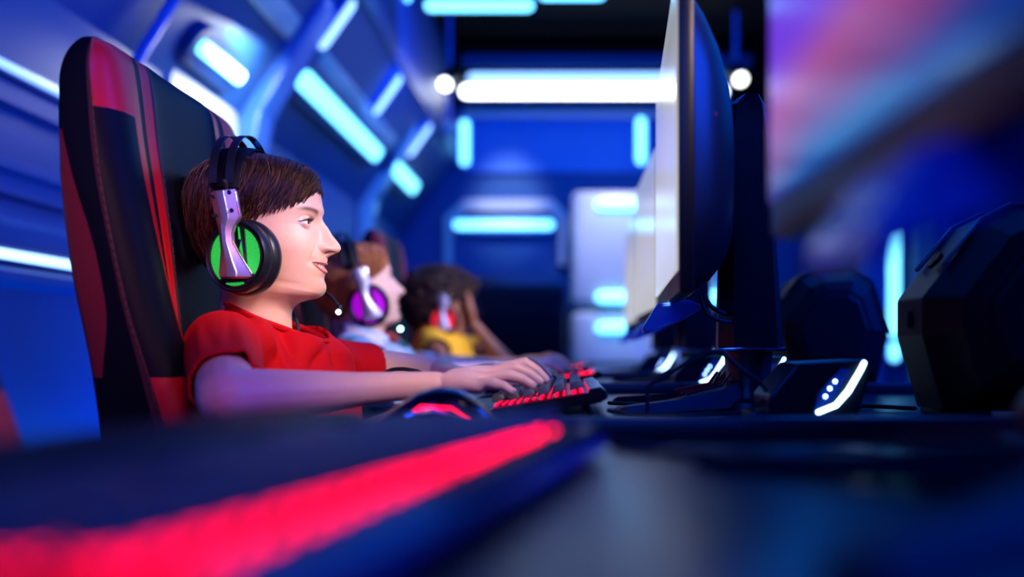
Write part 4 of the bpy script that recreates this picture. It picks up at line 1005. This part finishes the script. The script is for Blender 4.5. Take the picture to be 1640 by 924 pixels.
# ------------------------------------------------------------------ faceted compact computers
def make_case(label, loc, rz=0):
    t = thing('computer_case', loc, rz, label, 'computer', 'faceted compact computers behind the monitors')
    # side outline in (x, z), narrower on top; facets left sharp
    o1 = [(-.10, .010), (-.125, .10), (-.125, .145), (-.055, .235), (-.02, .252), (.06, .252), (.10, .225), (.135, .12), (.11, .01)]
    def rg(y, k_, dz=0): return [(x*k_, y, (z-.13)*k_+.13+dz) for x, z in o1]
    b = MB(); b.loft([rg(-.115, .62), rg(-.10, .78), rg(-.045, 1), rg(.045, 1), rg(.10, .78), rg(.115, .62)]); b.build('shell', M['case'], t, smooth=False)
    bv = t.children[0].modifiers.new('b', 'BEVEL'); bv.width = .003; bv.segments = 2
    for s in (-1, 1):
        p = MB(); p.loft([[(x*.56, s*.1155, (z-.13)*.56+.13) for x, z in o1], [(x*.5, s*.119, (z-.13)*.5+.13) for x, z in o1]]); p.build('side_panel', M['case'], t, smooth=False)
    for y in (-.046, .046): MB().tube([(-.1, y, .185), (-.055, y, .237), (-.02, y, .2545), (.06, y, .2545), (.10, y, .227), (.137, y, .12)], .003, 6).build('edge_trim', M['dark_metal'], t)
    MB().cyl((-.095, -.01, .19), (-.099, -.01, .1935), .012, n=20).build('power_button', M['gloss'], t)
    MB().rbox((-.127, 0, .12), (.004, .012, .02), .001).build('front_port', M['rubber'], t)
    MB().rbox((.02, 0, .2535), (.05, .03, .004), .001).build('top_vent', M['dark_metal'], t)
    for x in (-.07, .07): MB().rbox((x, 0, .006), (.03, .16, .012), .003).build('foot', M['rubber'], t)
    return t
cs = make_case('black faceted compact computer on the desk behind the near monitor', (.545, 1.26, .75))
dup(cs, (.545, 2.22, .75), 0, 'black faceted compact computer behind the monitor post, farther one')
dup(cs, (.545, 3.22, .75), 0, 'black faceted compact computer at the far end of the desks')

# ------------------------------------------------------------------ cables on the desk
def cable(label, pts, r=.003):
    c = MB().tube(smooth_pts(pts, 8), r, 8); o = c.build('cable', M['rubber']); return tag(o, label, 'cable', 'black cables on the desks')
cable('thin black cable looped over the desk beneath the edge-on monitor', [at(1036, 664, 1.2), at(1037, 640, 1.2), at(1040, 618, 1.2), at(1065, 602, 1.2), at(1110, 578, 1.2), at(1150, 563, 1.2), at(1185, 590, 1.2), at(1225, 622, 1.2), (.232, 1.165, .755)], .0026)
cable('black cable running from the back of the keyboard across the desk', [(.05, 1.262, .758), (.08, 1.262, .754), (.14, 1.25, .754), (.2, 1.27, .754), (.235, 1.30, .754)], .0028)
cable('black cable hanging from the monitor to its post', [at(1128, 474, 1.40), at(1138, 490, 1.40), at(1155, 500, 1.41), at(1172, 502, 1.43), at(1192, 500, 1.46)], .0032)
cable('second thin black cable looped between the monitor and its post', [at(1122, 476, 1.36), at(1130, 500, 1.37), at(1150, 512, 1.39), at(1174, 516, 1.42), at(1192, 516, 1.46)], .0028)
cable('braided black cable lying on the desk behind the keyboard', [(.06, 1.50, .755), (.13, 1.44, .755), (.19, 1.50, .755), (.28, 1.42, .755), (.40, 1.4, .755)], .003)
cable('black cable from the lit speaker to the computer case', [(.31, 1.27, .757), (.33, 1.32, .755), (.38, 1.42, .756), (.46, 1.36, .755)], .003)
cable('black cable on the near desk under the blurred monitor', [(.03, .70, .768), (.10, .62, .768), (.17, .66, .768), (.24, .60, .768), (.30, .62, .768)], .003)

# ------------------------------------------------------------------ row of players at the back
t = thing('back_desk', (-.35, 7.2, 0), 0, 'dark desk along the back wall, beneath the big dark display', 'desk')
MB().rbox((0, 0, .735), (1.9, .7, .03), .006).build('desktop', M['desk'], t)
for s in (-1, 1): MB().rbox((s*.88, 0, .36), (.05, .6, .72), .006).build('leg', M['dark_metal'], t)
t = thing('wide_display', (bx(828)*.9, 7.35, .75), 0, 'large dark display on the back desk below the white arch', 'display')
MB().rbox((0, 0, .36), (.78, .035, .50), .008).build('frame', M['satin'], t); MB().rbox((0, -.0185, .365), (.75, .003, .46), 0).build('screen', M['screen_off'], t, smooth=False)
MB().rbox((0, .01, .06), (.08, .03, .14), .006).build('neck', M['plastic'], t); MB().rbox((0, 0, .006), (.32, .2, .012), .005).build('foot', M['plastic'], t)
dup(chair1, (-.28, 6.25, 0), R(90), 'dark gaming chair with its back turned, in front of the display at the back')

# ------------------------------------------------------------------ light
W = bpy.data.worlds.new('room_air'); S.world = W; W.use_nodes = True
W.node_tree.nodes['Background'].inputs[0].default_value = (.004, .02, .12, 1); W.node_tree.nodes['Background'].inputs[1].default_value = .25
def area(name, loc, target, size, power, col, sy=None):
    l = bpy.data.lights.new(name, 'AREA'); l.energy = power; l.color = col; l.size = size
    if sy: l.shape = 'RECTANGLE'; l.size_y = sy
    o = bpy.data.objects.new(name, l); COL.objects.link(o); o.location = loc
    o.rotation_euler = (Vector(target)-Vector(loc)).to_track_quat('-Z', 'Y').to_euler(); return o
def spot(name, loc, target, power, col, deg, blend=.6, size=.12):
    l = bpy.data.lights.new(name, 'SPOT'); l.energy = power; l.color = col; l.spot_size = R(deg); l.spot_blend = blend; l.shadow_soft_size = size
    o = bpy.data.objects.new(name, l); COL.objects.link(o); o.location = loc
    o.rotation_euler = (Vector(target)-Vector(loc)).to_track_quat('-Z', 'Y').to_euler(); return o
BLUE = (.0, .125, 1.0)
area('blue_wash_left', (-.3, 2.6, 2.6), (-1.35, 2.6, .9), 1.2, 20, BLUE, 4)
area('blue_low_left', (-.95, 3.2, .3), (-1.35, 2.55, .6), .5, 12, BLUE)
area('blue_slope', (.6, 4.7, 2.95), (-1.02, 4.7, 2.2), .6, 42, (.0, .2, 1), 2)
area('blue_wash_back', (.2, 5.6, 2.9), (.2, 8.3, 1.7), 2.2, 72, BLUE)
area('blue_wash_front', (-.5, -1.1, 2.0), (-.3, 1.3, .9), 1.2, 24, (.01, .09, 1.0))
area('blue_wash_right', (2.6, 1.2, 2.2), (.3, 1.4, .9), 1.2, 110, (.0, .06, 1))
area('blue_ceiling', (.6, 3.0, 3.2), (.3, 3.0, 0), 2.5, 15, (.0, .09, 1))
spot('key_boy', (.45, 1.12, 1.56), (-.375, 1.45, .98), 70, (1, .80, .76), 19, .9, .12)
spot('fill_chair', (-.05, .2, 1.6), (-.53, 1.20, 1.06), 40, (1, .50, .50), 22, .9, .1)
spot('fill_far_shoulder', (.2, .9, 1.75), (-.54, 1.62, 1.16), 16, (1, .5, .5), 12, .9, .08)
spot('key_chest', (.40, .65, 1.5), (-.26, 1.42, .82), 52, (1, .70, .66), 28, .9, .1)
spot('key_ginger', (.6, 2.0, 1.5), (-.43, 2.43, .93), 100, (1, .86, .80), 34, .9, .15)
spot('key_girl', (.6, 2.9, 1.5), (-.38, 3.42, .90), 100, (1, .84, .74), 34, .9, .15)
spot('magenta_side', (-.1, .35, 1.15), (-.47, 1.35, .90), 4.5, (1, .04, .25), 46, .9, .1)
spot('near_chair_fill', (.2, .1, 1.7), (-.45, .85, .78), 16, (1, .5, .5), 26, .9, .1)  # added fill to bring out the near chair's red edge, no fixture
area('panel_fill', (-1.05, 3.75, 1.86), (-1.35, 3.8, 1.6), .3, 8, (.9, .95, 1))  # added light that whitens the wall panel, not a fixture of the room
spot('cabinet_fill', (.3, 6.6, 3.1), (.5, 8.2, 1.2), 160, (.85, .88, 1), 40, .8, .1)  # unseen spot added to whiten the cabinets
spot('arch_fill', (-.5, 6.9, 3.1), (-.48, 8.25, 2.02), 150, (.85, .9, 1), 24, .8, .1)  # unseen spot added to whiten the arch frame
S.view_settings.view_transform = 'Standard'; S.view_settings.look = 'None'; S.view_settings.gamma = 1; S.view_settings.exposure = 0
S.view_settings.use_curve_mapping = False

# ------------------------------------------------------------------ camera
cam = bpy.data.cameras.new('camera'); co = bpy.data.objects.new('camera', cam); COL.objects.link(co); S.camera = co
co.location = (0, 0, CZ); co.rotation_euler = (R(90), 0, 0)
cam.sensor_fit = 'HORIZONTAL'; cam.sensor_width = 36; cam.lens = 36
cam.shift_x = -90/1640; cam.shift_y = 98/1640; cam.clip_start = .02
cam.dof.use_dof = True; cam.dof.focus_distance = 1.44; cam.dof.aperture_fstop = 1.6
